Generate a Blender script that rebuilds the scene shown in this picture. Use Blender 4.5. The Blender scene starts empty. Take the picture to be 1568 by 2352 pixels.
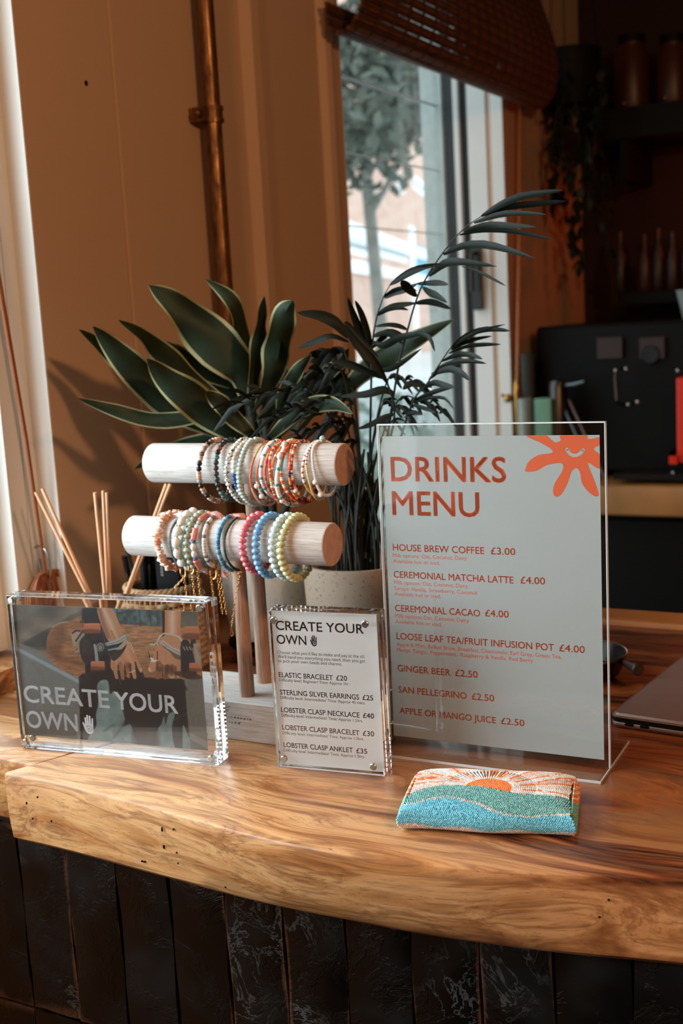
import bpy, bmesh, math, random
import numpy as np
from mathutils import Vector, Matrix, noise as mnoise
random.seed(7); rng = np.random.default_rng(7)
sc = bpy.context.scene
PI = math.pi
CT = 1.05            # height of the counter top above the floor

# ------------------------------------------------------------------ camera
FPX = 2736.8; YAW = -0.50308; PITCH = 0.159025; ROLL = -0.056024; CH = 0.418
_f = Vector((math.sin(YAW)*math.cos(PITCH), math.cos(YAW)*math.cos(PITCH), -math.sin(PITCH)))
_r0 = Vector((math.cos(YAW), -math.sin(YAW), 0)); _u0 = _r0.cross(_f)
CR = _r0*math.cos(ROLL)+_u0*math.sin(ROLL); CU = _u0*math.cos(ROLL)-_r0*math.sin(ROLL)
CAMP = Vector((0, 0, CT+CH))
cd = bpy.data.cameras.new('camera'); cam = bpy.data.objects.new('camera', cd); sc.collection.objects.link(cam)
cam.matrix_world = Matrix(((CR.x, CU.x, -_f.x, CAMP.x), (CR.y, CU.y, -_f.y, CAMP.y), (CR.z, CU.z, -_f.z, CAMP.z), (0, 0, 0, 1)))
cd.sensor_fit = 'HORIZONTAL'; cd.sensor_width = 24; cd.lens = FPX/1568*24; cd.clip_start = .05; cd.clip_end = 200
cd.dof.use_dof = True; cd.dof.focus_distance = 1.06; cd.dof.aperture_fstop = 7.0
sc.camera = cam
# ------------------------------------------------------------------ world, lights, exposure
sc.view_settings.view_transform = 'Standard'; sc.view_settings.look = 'None'
sc.view_settings.gamma = 1; sc.view_settings.use_curve_mapping = False
sc.view_settings.exposure = 0.08
w = bpy.data.worlds.new('overcast_sky'); sc.world = w; w.use_nodes = True
bg = w.node_tree.nodes['Background']; bg.inputs[0].default_value = (.70, .80, .86, 1); bg.inputs[1].default_value = 2.6

def light(name, kind, loc, energy, col, size=None, sizey=None, rot=None):
    l = bpy.data.lights.new(name, kind); l.energy = energy; l.color = col
    if kind == 'AREA':
        l.shape = 'RECTANGLE'; l.size = size; l.size_y = sizey
    elif size is not None: l.shadow_soft_size = size
    o = bpy.data.objects.new(name, l); sc.collection.objects.link(o); o.location = loc
    if rot: o.rotation_euler = rot
    return o
# daylight through the nearer window (its opening is just outside the frame, y -0.6..1.05)
light('window_daylight', 'AREA', (-1.27, .20, CT+.72), 49, (.80, .92, 1.0), 1.35, 1.6, (0, -PI/2, 0))
# tungsten lamps of the room, behind and to the right of the camera, and one over the back counter
light('pendant_warm', 'POINT', (.75, .35, CT+1.05), 38, (1, .50, .22), .06)
light('pendant_warm', 'POINT', (-.1, -.9, CT+1.15), 20, (1, .52, .24), .10)
light('bar_red_glow', 'POINT', (-.52, 3.20, CT+.66), .9, (1, .10, .015), .05)
light('bar_lamp', 'POINT', (.1, 2.2, CT+.75), .5, (1, .42, .14), .05)
sc.cycles.caustics_reflective = True; sc.cycles.caustics_refractive = True
sc.cycles.max_bounces = 32; sc.cycles.transmission_bounces = 24; sc.cycles.transparent_max_bounces = 16
sc.cycles.diffuse_bounces = 4; sc.cycles.glossy_bounces = 24
sc.cycles.sample_clamp_indirect = 30; sc.cycles.blur_glossy = .5
sc.cycles.use_denoising = True

# ------------------------------------------------------------------ helpers
def P(x, y, z): return Vector((x, y, z+CT))
def ray(px, py): return CR*((px-784)/FPX) - CU*((py-1176)/FPX) + _f
def at(px, py, Y):
    d = ray(px, py); return CAMP + d*(Y/d.y)
def atx(px, py, X):
    d = ray(px, py); return CAMP + d*(X/d.x)
def atz(px, py, z):
    d = ray(px, py); return CAMP + d*((z-CH)/d.z)
def lin(c):
    if isinstance(c, str):
        c = tuple(int(c[i:i+2], 16)/255 for i in (0, 2, 4))
    return tuple((v/12.92 if v <= .04045 else ((v+.055)/1.055)**2.4) for v in c)

class MB:
    def __init__(s): s.v = []; s.f = []; s.m = []; s.mi = 0
    def add(s, vs, fs):
        o = len(s.v); s.v.extend([tuple(v) for v in vs]); s.f.extend([tuple(i+o for i in f) for f in fs]); s.m.extend([s.mi]*len(fs)); return s
    def box(s, a, b, M=None):
        x0, y0, z0 = a; x1, y1, z1 = b
        vs = [Vector(q) for q in ((x0,y0,z0),(x1,y0,z0),(x1,y1,z0),(x0,y1,z0),(x0,y0,z1),(x1,y0,z1),(x1,y1,z1),(x0,y1,z1))]
        if M: vs = [M@q for q in vs]
        return s.add(vs, [(0,3,2,1),(4,5,6,7),(0,1,5,4),(1,2,6,5),(2,3,7,6),(3,0,4,7)])
    def bbox(s, a, b, r=.002, M=None, seg=3, axis='z'):
        """box with rounded edges along z and small bevels top and bottom"""
        x0, y0, z0 = a; x1, y1, z1 = b; pr = []
        for cx, cy, a0 in ((x1-r, y1-r, 0), (x0+r, y1-r, PI/2), (x0+r, y0+r, PI), (x1-r, y0+r, 1.5*PI)):
            for k in range(seg+1):
                t = a0+k*PI/2/seg; pr.append((cx, cy, math.cos(t), math.sin(t)))
        n = len(pr); vs = []; c = r*.4
        for z, q in ((z0, r-c), (z0+c, r), (z1-c, r), (z1, r-c)):
            for cx, cy, ux, uy in pr: vs.append(Vector((cx+ux*q, cy+uy*q, z)))
        if M: vs = [M@q for q in vs]
        fs = [tuple(reversed(range(n))), tuple(range(3*n, 4*n))]
        for k in range(3):
            for i in range(n): fs.append((k*n+i, k*n+(i+1) % n, (k+1)*n+(i+1) % n, (k+1)*n+i))
        return s.add(vs, fs)
    def tube(s, pts, r, n=8, closed=False, cap=True):
        pts = [Vector(p) for p in pts]; N = len(pts)
        rs = r if isinstance(r, (list, tuple)) else [r]*N
        vs = []; prev = None
        for i, p in enumerate(pts):
            if closed: t = pts[(i+1) % N]-pts[i-1]
            else: t = pts[min(i+1, N-1)]-pts[max(i-1, 0)]
            t.normalize()
            if prev is None:
                a = Vector((0, 0, 1)) if abs(t.z) < .9 else Vector((1, 0, 0)); u = t.cross(a).normalized()
            else: u = (prev-t*prev.dot(t)).normalized()
            prev = u; v = t.cross(u)
            for k in range(n):
                a = 2*PI*k/n; vs.append(p+(u*math.cos(a)+v*math.sin(a))*rs[i])
        fs = []
        for i in range(N if closed else N-1):
            j = (i+1) % N
            for k in range(n): fs.append((i*n+k, i*n+(k+1) % n, j*n+(k+1) % n, j*n+k))
        if cap and not closed: fs += [tuple(reversed(range(n))), tuple(range((N-1)*n, N*n))]
        return s.add(vs, fs)
    def lathe(s, prof, c=(0, 0, 0), n=48, M=None):
        vs = []; c = Vector(c)
        for r, z in prof:
            for k in range(n):
                a = 2*PI*k/n; q = Vector((r*math.cos(a), r*math.sin(a), z)); q = (M@q) if M else q; vs.append(q+c)
        fs = []
        for i in range(len(prof)-1):
            for k in range(n): fs.append((i*n+k, i*n+(k+1) % n, (i+1)*n+(k+1) % n, (i+1)*n+k))
        if prof[0][0] > 1e-6: fs.append(tuple(reversed(range(n))))
        if prof[-1][0] > 1e-6: fs.append(tuple(range((len(prof)-1)*n, len(prof)*n)))
        return s.add(vs, fs)
    def ball(s, c, r, nu=10, nv=6, M=None):
        """r scalar or (rx,ry,rz)"""
        rr = r if isinstance(r, (tuple, list)) else (r, r, r); c = Vector(c); vs = [Vector((0, 0, -rr[2]))]
        for i in range(1, nv):
            t = PI*i/nv
            for k in range(nu):
                a = 2*PI*k/nu; vs.append(Vector((rr[0]*math.sin(t)*math.cos(a), rr[1]*math.sin(t)*math.sin(a), -rr[2]*math.cos(t))))
        vs.append(Vector((0, 0, rr[2])))
        vs = [(M@q if M else q)+c for q in vs]; L = len(vs)-1; fs = []
        for k in range(nu):
            fs.append((0, 1+(k+1) % nu, 1+k)); b = 1+(nv-2)*nu; fs.append((b+k, b+(k+1) % nu, L))
        for i in range(nv-2):
            for k in range(nu):
                a = 1+i*nu; fs.append((a+k, a+(k+1) % nu, a+nu+(k+1) % nu, a+nu+k))
        return s.add(vs, fs)
    def prism(s, poly, z0, z1, M=None):
        n = len(poly); vs = [Vector((x, y, z0)) for x, y in poly]+[Vector((x, y, z1)) for x, y in poly]
        if M: vs = [M@q for q in vs]
        fs = [tuple(reversed(range(n))), tuple(range(n, 2*n))]+[(i, (i+1) % n, n+(i+1) % n, n+i) for i in range(n)]
        return s.add(vs, fs)
    def mesh(s, name, mats, smooth=True, recalc=False):
        me = bpy.data.meshes.new(name); me.from_pydata(s.v, [], s.f)
        for m in (mats if isinstance(mats, (list, tuple)) else [mats]): me.materials.append(m)
        if any(s.m): me.polygons.foreach_set('material_index', s.m)
        if recalc:
            bm = bmesh.new(); bm.from_mesh(me); bmesh.ops.recalc_face_normals(bm, faces=bm.faces[:]); bm.to_mesh(me); bm.free()
        if smooth:
            me.shade_smooth()
            if smooth is not True: pass
            me.set_sharp_from_angle(angle=math.radians(40))
        me.update(); return me
    def build(s, name, mats, parent=None, smooth=True, recalc=False):
        return obj(name, s.mesh(name, mats, smooth, recalc), parent)

def obj(name, me, parent=None):
    o = bpy.data.objects.new(name, me); sc.collection.objects.link(o)
    if parent is not None:
        o.parent = parent; o.matrix_parent_inverse = parent.matrix_basis.inverted()
    return o
def tag(o, label=None, cat=None, group=None, kind=None):
    if label: o['label'] = label
    if cat: o['category'] = cat
    if group: o['group'] = group
    if kind: o['kind'] = kind
    return o
def empty(name, loc=(0, 0, 0), label=None, cat=None, group=None):
    o = bpy.data.objects.new(name, None); sc.collection.objects.link(o); o.location = loc; o.empty_display_size = .02
    return tag(o, label, cat, group)
def copy_tree(o, parent=None):
    c = o.copy(); sc.collection.objects.link(c)
    if parent: c.parent = parent
    for ch in [q for q in bpy.data.objects if q.parent == o]: copy_tree(ch, c)
    return c

# ---- materials
class N:
    def __init__(s, name):
        s.m = bpy.data.materials.new(name); s.m.use_nodes = True; s.t = s.m.node_tree; s.b = s.t.nodes['Principled BSDF']
    def n(s, typ, **kw):
        q = s.t.nodes.new(typ)
        for k, v in kw.items():
            if k.startswith('i_'): q.inputs[k[2:].replace('_', ' ')].default_value = v
            else: setattr(q, k, v)
        return q
    def l(s, a, b): s.t.links.new(a, b)
    def coord(s, scale=(1, 1, 1), rot=(0, 0, 0), space='Object'):
        tc = s.n('ShaderNodeTexCoord'); mp = s.n('ShaderNodeMapping'); s.l(tc.outputs[space], mp.inputs[0])
        mp.inputs['Scale'].default_value = scale; mp.inputs['Rotation'].default_value = rot; return mp.outputs[0]
    def noise(s, vec, scale, detail=4, rough=.55, dist=0):
        q = s.n('ShaderNodeTexNoise'); s.l(vec, q.inputs['Vector']); q.inputs['Scale'].default_value = scale
        q.inputs['Detail'].default_value = detail; q.inputs['Roughness'].default_value = rough; q.inputs['Distortion'].default_value = dist
        return q.outputs[0]
    def ramp(s, fac, stops, mode='LINEAR'):
        q = s.n('ShaderNodeValToRGB'); s.l(fac, q.inputs[0]); cr = q.color_ramp; cr.interpolation = mode
        while len(cr.elements) < len(stops): cr.elements.new(.5)
        for e, (p, c) in zip(cr.elements, stops):
            e.position = p; c = lin(c) if isinstance(c, str) else ((c, c, c) if isinstance(c, (int, float)) else c); e.color = (*c[:3], 1)
        return q.outputs[0]
    def mix(s, fac, a, b, mode='MIX'):
        q = s.n('ShaderNodeMix', data_type='RGBA', blend_type=mode)
        for v, i in ((fac, 0), (a, 6), (b, 7)):
            if isinstance(v, (int, float)): q.inputs[i].default_value = v if i == 0 else (v, v, v, 1)
            elif isinstance(v, (tuple, str)): q.inputs[i].default_value = (*(lin(v) if isinstance(v, str) else v[:3]), 1)
            else: s.l(v, q.inputs[i])
        return q.outputs[2]
    def math(s, op, a, b=None, clamp=False):
        q = s.n('ShaderNodeMath', operation=op, use_clamp=clamp)
        for v, i in ((a, 0), (b, 1)):
            if v is None: continue
            if isinstance(v, (int, float)): q.inputs[i].default_value = v
            else: s.l(v, q.inputs[i])
        return q.outputs[0]
    def bump(s, h, strength=.3, dist=.001):
        q = s.n('ShaderNodeBump'); q.inputs['Strength'].default_value = strength; q.inputs['Distance'].default_value = dist
        s.l(h, q.inputs['Height']); s.l(q.outputs[0], s.b.inputs['Normal'])
    def set(s, **kw):
        for k, v in kw.items():
            i = s.b.inputs[k.replace('_', ' ')]
            if hasattr(v, 'links'): s.l(v, i)
            elif isinstance(v, (tuple, str)): i.default_value = (*(lin(v) if isinstance(v, str) else v[:3]), 1)[:len(i.default_value)]
            else: i.default_value = v
        return s
def simple(name, col, rough=.5, metal=0, var=.08, scale=60, bump=0, **kw):
    s = N(name); c = lin(col) if isinstance(col, str) else col
    v = s.coord(); nz = s.noise(v, scale, 3)
    s.set(Base_Color=s.ramp(nz, [(.3, tuple(q*(1-var) for q in c)), (.7, tuple(min(1, q*(1+var)) for q in c))]), Roughness=rough, Metallic=metal, **kw)
    if bump: s.bump(nz, bump, .001)
    return s.m

M = {}
def wood_top():
    s = N('polished_suar_wood')
    tc = s.n('ShaderNodeTexCoord'); sx = s.n('ShaderNodeSeparateXYZ'); s.l(tc.outputs['Object'], sx.inputs[0])
    v0 = s.coord((1.1, 3.2, 3.2)); warp = s.noise(v0, 1.5, 3, .5)
    wv = s.n('ShaderNodeVectorMath', operation='SCALE'); s.l(s.mix(1, (0, 0, 0), warp), wv.inputs[0]); wv.inputs[3].default_value = .34
    comb = s.n('ShaderNodeCombineXYZ'); s.l(s.math('MULTIPLY', warp, .05), comb.inputs[0]); s.l(s.math('MULTIPLY', warp, .30), comb.inputs[1]); s.l(s.math('MULTIPLY', warp, .16), comb.inputs[2])
    av = s.n('ShaderNodeVectorMath', operation='ADD'); s.l(tc.outputs['Object'], av.inputs[0]); s.l(comb.outputs[0], av.inputs[1])
    def grain(sc3, scale, det=5, ro=.6):
        mp = s.n('ShaderNodeMapping'); s.l(av.outputs[0], mp.inputs[0]); mp.inputs['Scale'].default_value = sc3
        return s.noise(mp.outputs[0], scale, det, ro)
    bands = grain((.7, 7, 6), 3.0, 4, .55)
    fine = grain((1.3, 44, 40), 6, 5, .65)
    pores = grain((11, 210, 180), 6, 2, .5)
    lines = grain((.9, 15, 17), 3.1, 4, .6)
    # heartwood grows darker away from the sapwood front edge and towards +x
    z = sx.outputs[2]; face = s.n('ShaderNodeMapRange'); s.l(z, face.inputs[0]); face.inputs[1].default_value = CT-.012; face.inputs[2].default_value = CT-.003; face.inputs[3].default_value = .42; face = face.outputs[0]
    hx = s.math('MULTIPLY', s.math('ADD', sx.outputs[0], .66), 1.7)
    hy = s.math('MULTIPLY', s.math('SUBTRACT', sx.outputs[1], .845), 3.2)
    heart = s.math('ADD', s.math('ADD', hx, hy), s.math('MULTIPLY', s.math('SUBTRACT', bands, .5), 5.0), )
    heart = s.math('MULTIPLY', s.math('MAXIMUM', s.math('MINIMUM', heart, 1.0), 0), face)
    light_c = s.ramp(bands, [(.31, '7a4220'), (.40, 'bb7d47'), (.50, 'd8a570'), (.55, 'c68e58'), (.61, '8e542b'), (.69, 'cd9964')])
    dark_c = s.ramp(bands, [(.34, '260e07'), (.43, '5c2611'), (.50, '9a5226'), (.55, '6e3014'), (.61, '2c1108'), (.70, '84421e')])
    col = s.mix(heart, light_c, dark_c)
    col = s.mix(s.ramp(lines, [(.44, 0), (.485, .55), (.50, .62), (.515, .2), (.56, 0)]), col, (.22, .075, .022))
    col = s.mix(s.ramp(fine, [(.34, .62), (.52, 0)]), col, (.20, .080, .030))
    col = s.mix(s.ramp(pores, [(.27, .55), (.4, 0)]), col, (.09, .035, .012))
    s.set(Base_Color=col, Roughness=s.ramp(fine, [(.3, .40), (.7, .30)]), Coat_Weight=.35, Coat_Roughness=.2)
    s.bump(s.math('ADD', fine, pores), .10, .0006)
    return s.m
M['wood'] = wood_top()

def washed(name, base, streak, amt=.5, axis=(3, 60, 60), rough=.6):
    s = N(name); v = s.coord(axis); g = s.noise(v, 9, 5, .7); g2 = s.noise(s.coord((1, 1, 1)), 25, 3)
    k = s.ramp(g, [(.36, amt), (.56, 0)])
    s.set(Base_Color=s.mix(k, s.mix(g2, base, tuple(q*.93 for q in lin(base))), streak), Roughness=rough); s.bump(g, .25, .0006); return s.m
M['white_wood'] = washed('whitewashed_wood', 'd9d6d2', '9a8474', .55)
M['post_wood'] = washed('limed_post_wood', 'b7937c', '7c5843', .75, (60, 60, 3))
M['brown_end'] = simple('brown_rod_end', 'c49a84', .6, var=.12, scale=120)  # tan colour of the rod ends, browner than the whitewash

def wall_mat():
    s = N('painted_wall'); v = s.coord(); a = s.noise(v, 2.2, 4); b = s.noise(v, 260, 3)
    s.set(Base_Color=s.mix(a, 'c8a98d', 'd0b298'), Roughness=.55); s.bump(b, .05, .001); return s.m
M['wall'] = wall_mat()
M['trim'] = simple('white_gloss_paint', 'e6e6e2', .38, var=.03, scale=8)
M['black_frame'] = simple('black_window_frame', '0d0e0d', .45)
M['ceiling'] = simple('ceiling_paint', '6a5c50', .8)
M['floor'] = simple('dark_floorboards', '2a1c14', .5, var=.3, scale=6)
M['darkwall'] = simple('dark_red_plaster', '240b06', .8, var=.2, scale=4)
M['black'] = simple('matt_black', '060605', .65, Specular_IOR_Level=.2)
M['black_gloss'] = simple('gloss_black', '070707', .25)
M['steel'] = simple('brushed_steel', 'b5b3ae', .25, 1)
M['brass'] = simple('aged_brass', 'b88a4a', .28, 1)
M['gold'] = simple('gold_plate', 'e0a868', .22, 1)
M['clay'] = simple('brown_leather_cord', '9c5a35', .5)

def copper():
    s = N('aged_copper'); a = s.noise(s.coord((20, 20, 5)), 6, 4, .7)
    s.set(Base_Color=s.ramp(a, [(.3, '4a3020'), (.55, '85603f'), (.75, '9c7a58')]), Metallic=.75, Roughness=s.ramp(a, [(.3, .5), (.7, .3)])); return s.m
M['copper'] = copper()
def glass_thin(name='thin_acrylic', tint=(.97, .98, .98), f=1.0):
    s = N(name); s.t.nodes.remove(s.b)
    out = s.t.nodes['Material Output']; tr = s.n('ShaderNodeBsdfTransparent'); tr.inputs[0].default_value = (*tint, 1)
    gl = s.n('ShaderNodeBsdfGlossy'); gl.inputs['Roughness'].default_value = .02
    fr = s.n('ShaderNodeFresnel'); fr.inputs[0].default_value = 1.49; mx = s.n('ShaderNodeMixShader')
    ge = s.n('ShaderNodeNewGeometry'); s.l(s.math('MULTIPLY', s.math('MULTIPLY', fr.outputs[0], f), s.math('SUBTRACT', 1, ge.outputs['Backfacing'])), mx.inputs[0]); s.l(tr.outputs[0], mx.inputs[1]); s.l(gl.outputs[0], mx.inputs[2]); s.l(mx.outputs[0], out.inputs[0]); return s.m
M['thin'] = glass_thin()
M['pane'] = glass_thin('window_glass', (.93, .96, .96))
def glass_solid(name, tint=(1, 1, 1), rough=0, ior=1.49):
    s = N(name); s.set(Base_Color=tint, Transmission_Weight=1.0, Roughness=rough, IOR=ior); return s.m
M['block'] = glass_solid('clear_acrylic_block', (.985, .995, 1))
M['edge'] = simple('polished_acrylic_edge', 'c9d0d2', .15, var=.05)
def paper(name, col):
    s = N(name); a = s.noise(s.coord((1, 1, 1)), 12, 3); s.set(Base_Color=s.mix(a, col, tuple(q*.96 for q in lin(col))), Roughness=.7); return s.m
M['paper'] = paper('white_paper', 'eeede9'); M['menu_paper'] = paper('grey_white_paper', 'a2a6a5')
M['ink_orange'] = simple('orange_ink', 'cc5423', .6, var=.03)
M['ink_black'] = simple('black_ink', '25211e', .6)
M['ink_white'] = simple('white_ink', 'dadada', .6, var=.02)

def leafm(name, a, b, rough=.48):
    s = N(name); g = s.noise(s.coord((1, 1, 1)), 30, 3); s.set(Base_Color=s.mix(g, a, b), Roughness=rough, Specular_IOR_Level=.22); return s.m
M['leaf'] = leafm('dark_green_leaf', '1a2419', '26331f')
M['margin'] = leafm('cream_leaf_margin', 'a09c74', '86865c')
M['palm'] = leafm('palm_leaf', '0d130d', '161e15', .55)
M['stem'] = simple('green_stem', '171c13', .7)
M['soil'] = simple('potting_soil', '15100c', .9, var=.4, bump=.5)
def speckle(name, base, dark, amt, scale=260):
    s = N(name); v = s.coord(); a = s.noise(v, 9, 4, .6); b = s.noise(v, scale, 2, .5)
    col = s.mix(a, base, tuple(q*.8 for q in lin(base))); col = s.mix(s.ramp(b, [(.62, 0), (.68, amt)]), col, dark)
    s.set(Base_Color=col, Roughness=.75); s.bump(b, .2, .0006); return s.m
M['pot_speckle'] = speckle('speckled_stoneware', 'a08a76', '4a3a30', .8)
M['pot_white'] = speckle('off_white_stoneware', 'cfc9bc', 'a09a8c', .5, 160)
M['rattan'] = washed('woven_rattan', 'c9a67e', '8a633f', .5, (20, 20, 20))
M['reed'] = simple('pale_beech_reed', 'e0ac82', .6, var=.05)

# ------------------------------------------------------------------ room shell
WX = -1.03
def struct(o): o['kind'] = 'structure'; return o
mb = MB(); mb.box((-1.238, -3, -.1), (3.4, 3.6, 0)); struct(mb.build('floor', M['floor'], smooth=False))
mb = MB(); mb.box((-1.238, -3, CT+1.75), (3.4, 3.6, CT+1.85)); struct(mb.build('ceiling', M['ceiling'], smooth=False))
mb = MB(); mb.box((-1.238, -3.1, 0), (3.4, -3, CT+1.75)); struct(mb.build('wall_front', M['darkwall'], smooth=False))
mb = MB(); mb.box((3.4, -3.1, 0), (3.5, 3.6, CT+1.75)); struct(mb.build('wall_right', M['darkwall'], smooth=False))
mb = MB(); mb.box((-1.238, 3.38, 0), (3.4, 3.5, CT+1.75)); struct(mb.build('wall_back', M['darkwall'], smooth=False))

def extrude_plan(mb, pts, z0, z1):
    """pts: open plan polyline of the inner wall face -> closed behind at x=-1.6"""
    n = len(pts); vs = [Vector((x, y, z0+CT)) for x, y in pts]+[Vector((x, y, z1+CT)) for x, y in pts]
    mb.add(vs, [(i, (i+1) % n, n+(i+1) % n, n+i) for i in range(n)]+[tuple(reversed(range(n))), tuple(range(n, 2*n))])
# left wall: pier between the two windows (boxed panels), then the part beyond the far window
XO = -1.238
mb = MB(); extrude_plan(mb, [(WX, 1.135), (WX, 1.311), (WX-.004, 1.3125), (WX-.004, 1.3165), (WX+.0005, 1.318), (WX+.0005, 1.632), (WX+.018, 1.640), (WX+.018, 1.662), (WX-.004, 1.672), (WX-.004, 1.885),
    (WX+.008, 1.893), (WX+.012, 1.905), (WX+.008, 1.918), (WX, 1.925), (WX, 1.957), (XO, 1.957), (XO, 1.145), (WX-.03, 1.145), (WX-.03, 1.135)], -1.05, 1.75)
extrude_plan(mb, [(WX, 2.767), (WX, 3.38), (XO, 3.38), (XO, 2.80), (WX-.05, 2.80), (WX-.05, 2.767)], -1.05, 1.75)
extrude_plan(mb, [(WX, -3.0), (WX, -.62), (XO, -.62), (XO, -3.0)], -1.05, 1.75)
mb.box((XO, -.62, CT+1.38), (WX, 1.14, CT+1.75)); mb.box((XO, 1.95, CT+1.30), (WX, 2.80, CT+1.75))
mb.box((XO, -.62, 0), (WX, 1.14, CT-.07)); mb.box((XO, 1.95, 0), (WX, 2.80, CT-.55))
wall = struct(mb.build('wall_left', M['wall'], smooth=False, recalc=True))
mb = MB(); mb.ball(at(198, 191, 2) if False else atx(198, 191, WX+.0005), (.001, .0032, .0036)); mb.build('nail_hole', M['black'], wall)

# near window: stepped white jamb at the right of its opening, sill board
def prism_z(mb, pts, z0, z1): extrude_plan(mb, pts, z0, z1)
mb = MB()
prism_z(mb, [(WX-.0005, 1.1335), (WX-.0005, 1.1445), (WX-.032, 1.1445), (WX-.032, 1.1335)], .03, 1.38)
t1 = struct(mb.build('trim_1', M['trim'], smooth=False, recalc=True))
win1 = struct(empty('window_2')); 
mb = MB(); prism_z(mb, [(WX-.032, 1.134), (WX-.032, 1.112), (WX-.034, 1.112), (WX-.034, 1.1105), (WX-.032, 1.1105), (WX-.032, 1.082), (WX-.06, 1.082), (WX-.06, 1.134)], .03, 1.38)
mb.build('window_frame', M['trim'], win1, smooth=False, recalc=True)
mb = MB(); prism_z(mb, [(WX-.06, 1.10), (WX-.06, 1.045), (WX-.10, 1.045), (WX-.10, 1.10)], .03, 1.38); prism_z(mb, [(WX-.06, -.62), (WX-.06, -.56), (WX-.10, -.56), (WX-.10, -.62)], .03, 1.38)
mb.box((WX-.10, -.56, CT+1.33), (WX-.06, 1.045, CT+1.38)); mb.box((WX-.10, -.56, CT+.03), (WX-.06, 1.045, CT+.08))
mb.build('sash', M['trim'], win1, smooth=False, recalc=True)
mb = MB(); mb.box((WX-.083, -.56, CT+.08), (WX-.078, 1.045, CT+1.33)); mb.build('pane', M['pane'], win1, smooth=False)
mb = MB(); mb.box((WX-.207, -.62, CT-.07), (WX-.002, 1.13, CT+.026)); sill = mb.build('window_sill', M['wood'], win1, smooth=False)

# far window
win = struct(empty('window_1'))
JY = 2.7655
mb = MB()
JX = lambda a, b, off=0: prism_z(mb, [(WX-a, JY+off), (WX-b, JY+off), (WX-b, JY+.036), (WX-a, JY+.036)], -.5, 1.30)
JX(.0008, .0305); JX(.0305, .0425, .010); JX(.0425, .089, -.002)
prism_z(mb, [(WX, 1.957), (WX-.13, 1.957), (WX-.13, 1.961), (WX, 1.961)], -.5, 1.30)
mb.build('window_frame', M['trim'], win, smooth=False, recalc=True)
mb = MB(); JX(.089, .111, .012); JX(.124, .148, -.004)
mb.box((WX-.148, 1.957, CT+1.26), (WX-.124, JY, CT+1.30)); mb.box((WX-.148, 1.957, CT-.5), (WX-.124, JY, CT-.44))
mb.build('sash', M['black_frame'], win, smooth=False, recalc=True)
mb = MB(); JX(.111, .124, -.004); mb.build('glazing_bead', M['trim'], win, smooth=False, recalc=True)
mb = MB(); JX(.150, .2045, -.012); mb.build('window_reveal', simple('pale_render', 'b4bdb9', .8), win, smooth=False, recalc=True)
mb = MB(); mb.box((WX-.140, 1.957, CT-.44), (WX-.135, JY-.004, CT+1.26)); mb.build('pane', M['pane'], win, smooth=False)
# thin pale lines across the window, just outside the pane
for (px, py), r in (((800, 180), .0035), ((805, 352), .0018), ((812, 520), .0016)):
    q = atx(px, py, WX-.165); mb = MB(); mb.tube([(q.x, 1.957, q.z), (q.x, JY, q.z)], r, 6); mb.build('pane_line', simple('pale_line', 'dfe6e4', .7), win)
# window fastener on the far frame
mb = MB(); c = at(1095, 640, JY-.012); mb.box(c-Vector((.012, .006, .075)), c+Vector((.012, .006, .075))); mb.tube([c+Vector((0, -.004, .06)), c+Vector((0, -.03, .06)), c+Vector((0, -.034, -.03))], .006, 8)
mb.build('window_handle', M['black_frame'], win)
mb = MB(); c = at(1166, 915, JY-.02); mb.ball(c, .011); mb.tube([c, c+Vector((0, .02, 0))], .006, 8); mb.ball(c+Vector((-.012, -.004, .008)), .005); mb.build('brass_knob', M['brass'], win)

# ------------------------------------------------------------------ outside
mb = MB(); mb.box((-40, -10, -.35), (-1.45, 40, -.25)); struct(mb.build('street', simple('grey_paving', 'a7a9a6', .9), smooth=False))
fa = math.radians(-17.3); fd = Vector((math.sin(fa), math.cos(fa), 0)); fn = Vector((math.cos(fa), -math.sin(fa), 0))
F0 = CAMP+ray(900, 600)*13.0; F0.z = 0
def onf(px, py, off=0):
    d = ray(px, py); t = ((F0+fn*off)-CAMP).dot(fn)/d.dot(fn); q = CAMP+d*t; return (q-F0).dot(fd), q.z
FM = Matrix(((fd.x, fn.x, 0, F0.x), (fd.y, fn.y, 0, F0.y), (0, 0, 1, 0), (0, 0, 0, 1)))
bld = empty('street_building', F0, 'blurred pink brick building with white window bands seen through the far window', 'building')
brick = N('distant_brick'); bt = brick.n('ShaderNodeTexBrick'); brick.l(brick.coord((1, 1, 1), (PI/2, 0, -fa)), bt.inputs['Vector'])
bt.inputs['Color1'].default_value = (*lin('e2bba8'), 1); bt.inputs['Color2'].default_value = (*lin('d4a794'), 1); bt.inputs['Mortar'].default_value = (*lin('c9b8ae'), 1)
bt.inputs['Scale'].default_value = 4; brick.set(Base_Color=bt.outputs[0], Roughness=.9)
def fbox(mb, s0, s1, z0, z1, o0, o1): mb.box((s0, o0, z0), (s1, o1, z1), FM)
mb = MB(); fbox(mb, -7, 14, -.3, 9.5, -2, 0); mb.build('wall', brick.m, bld, smooth=False)
mw = simple('white_render', 'f6fafa', .7); mgl = simple('dull_window_glass', '6f7e84', .15); mblue = simple('blue_panel', '4f9fbe', .5)
s0, zt = onf(812, 515); s1, _ = onf(990, 555); _, zb = onf(812, 530)
mb = MB(); fbox(mb, s0-3, s1+1.5, zt-.13, zt, .0, .035); mb.build('white_band', mw, bld, smooth=False)
_, zl = onf(815, 600)
mb = MB(); fbox(mb, s0-3, s1+1.5, zl-.11, zl, .0, .035); mb.build('white_band', mw, bld, smooth=False)
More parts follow.
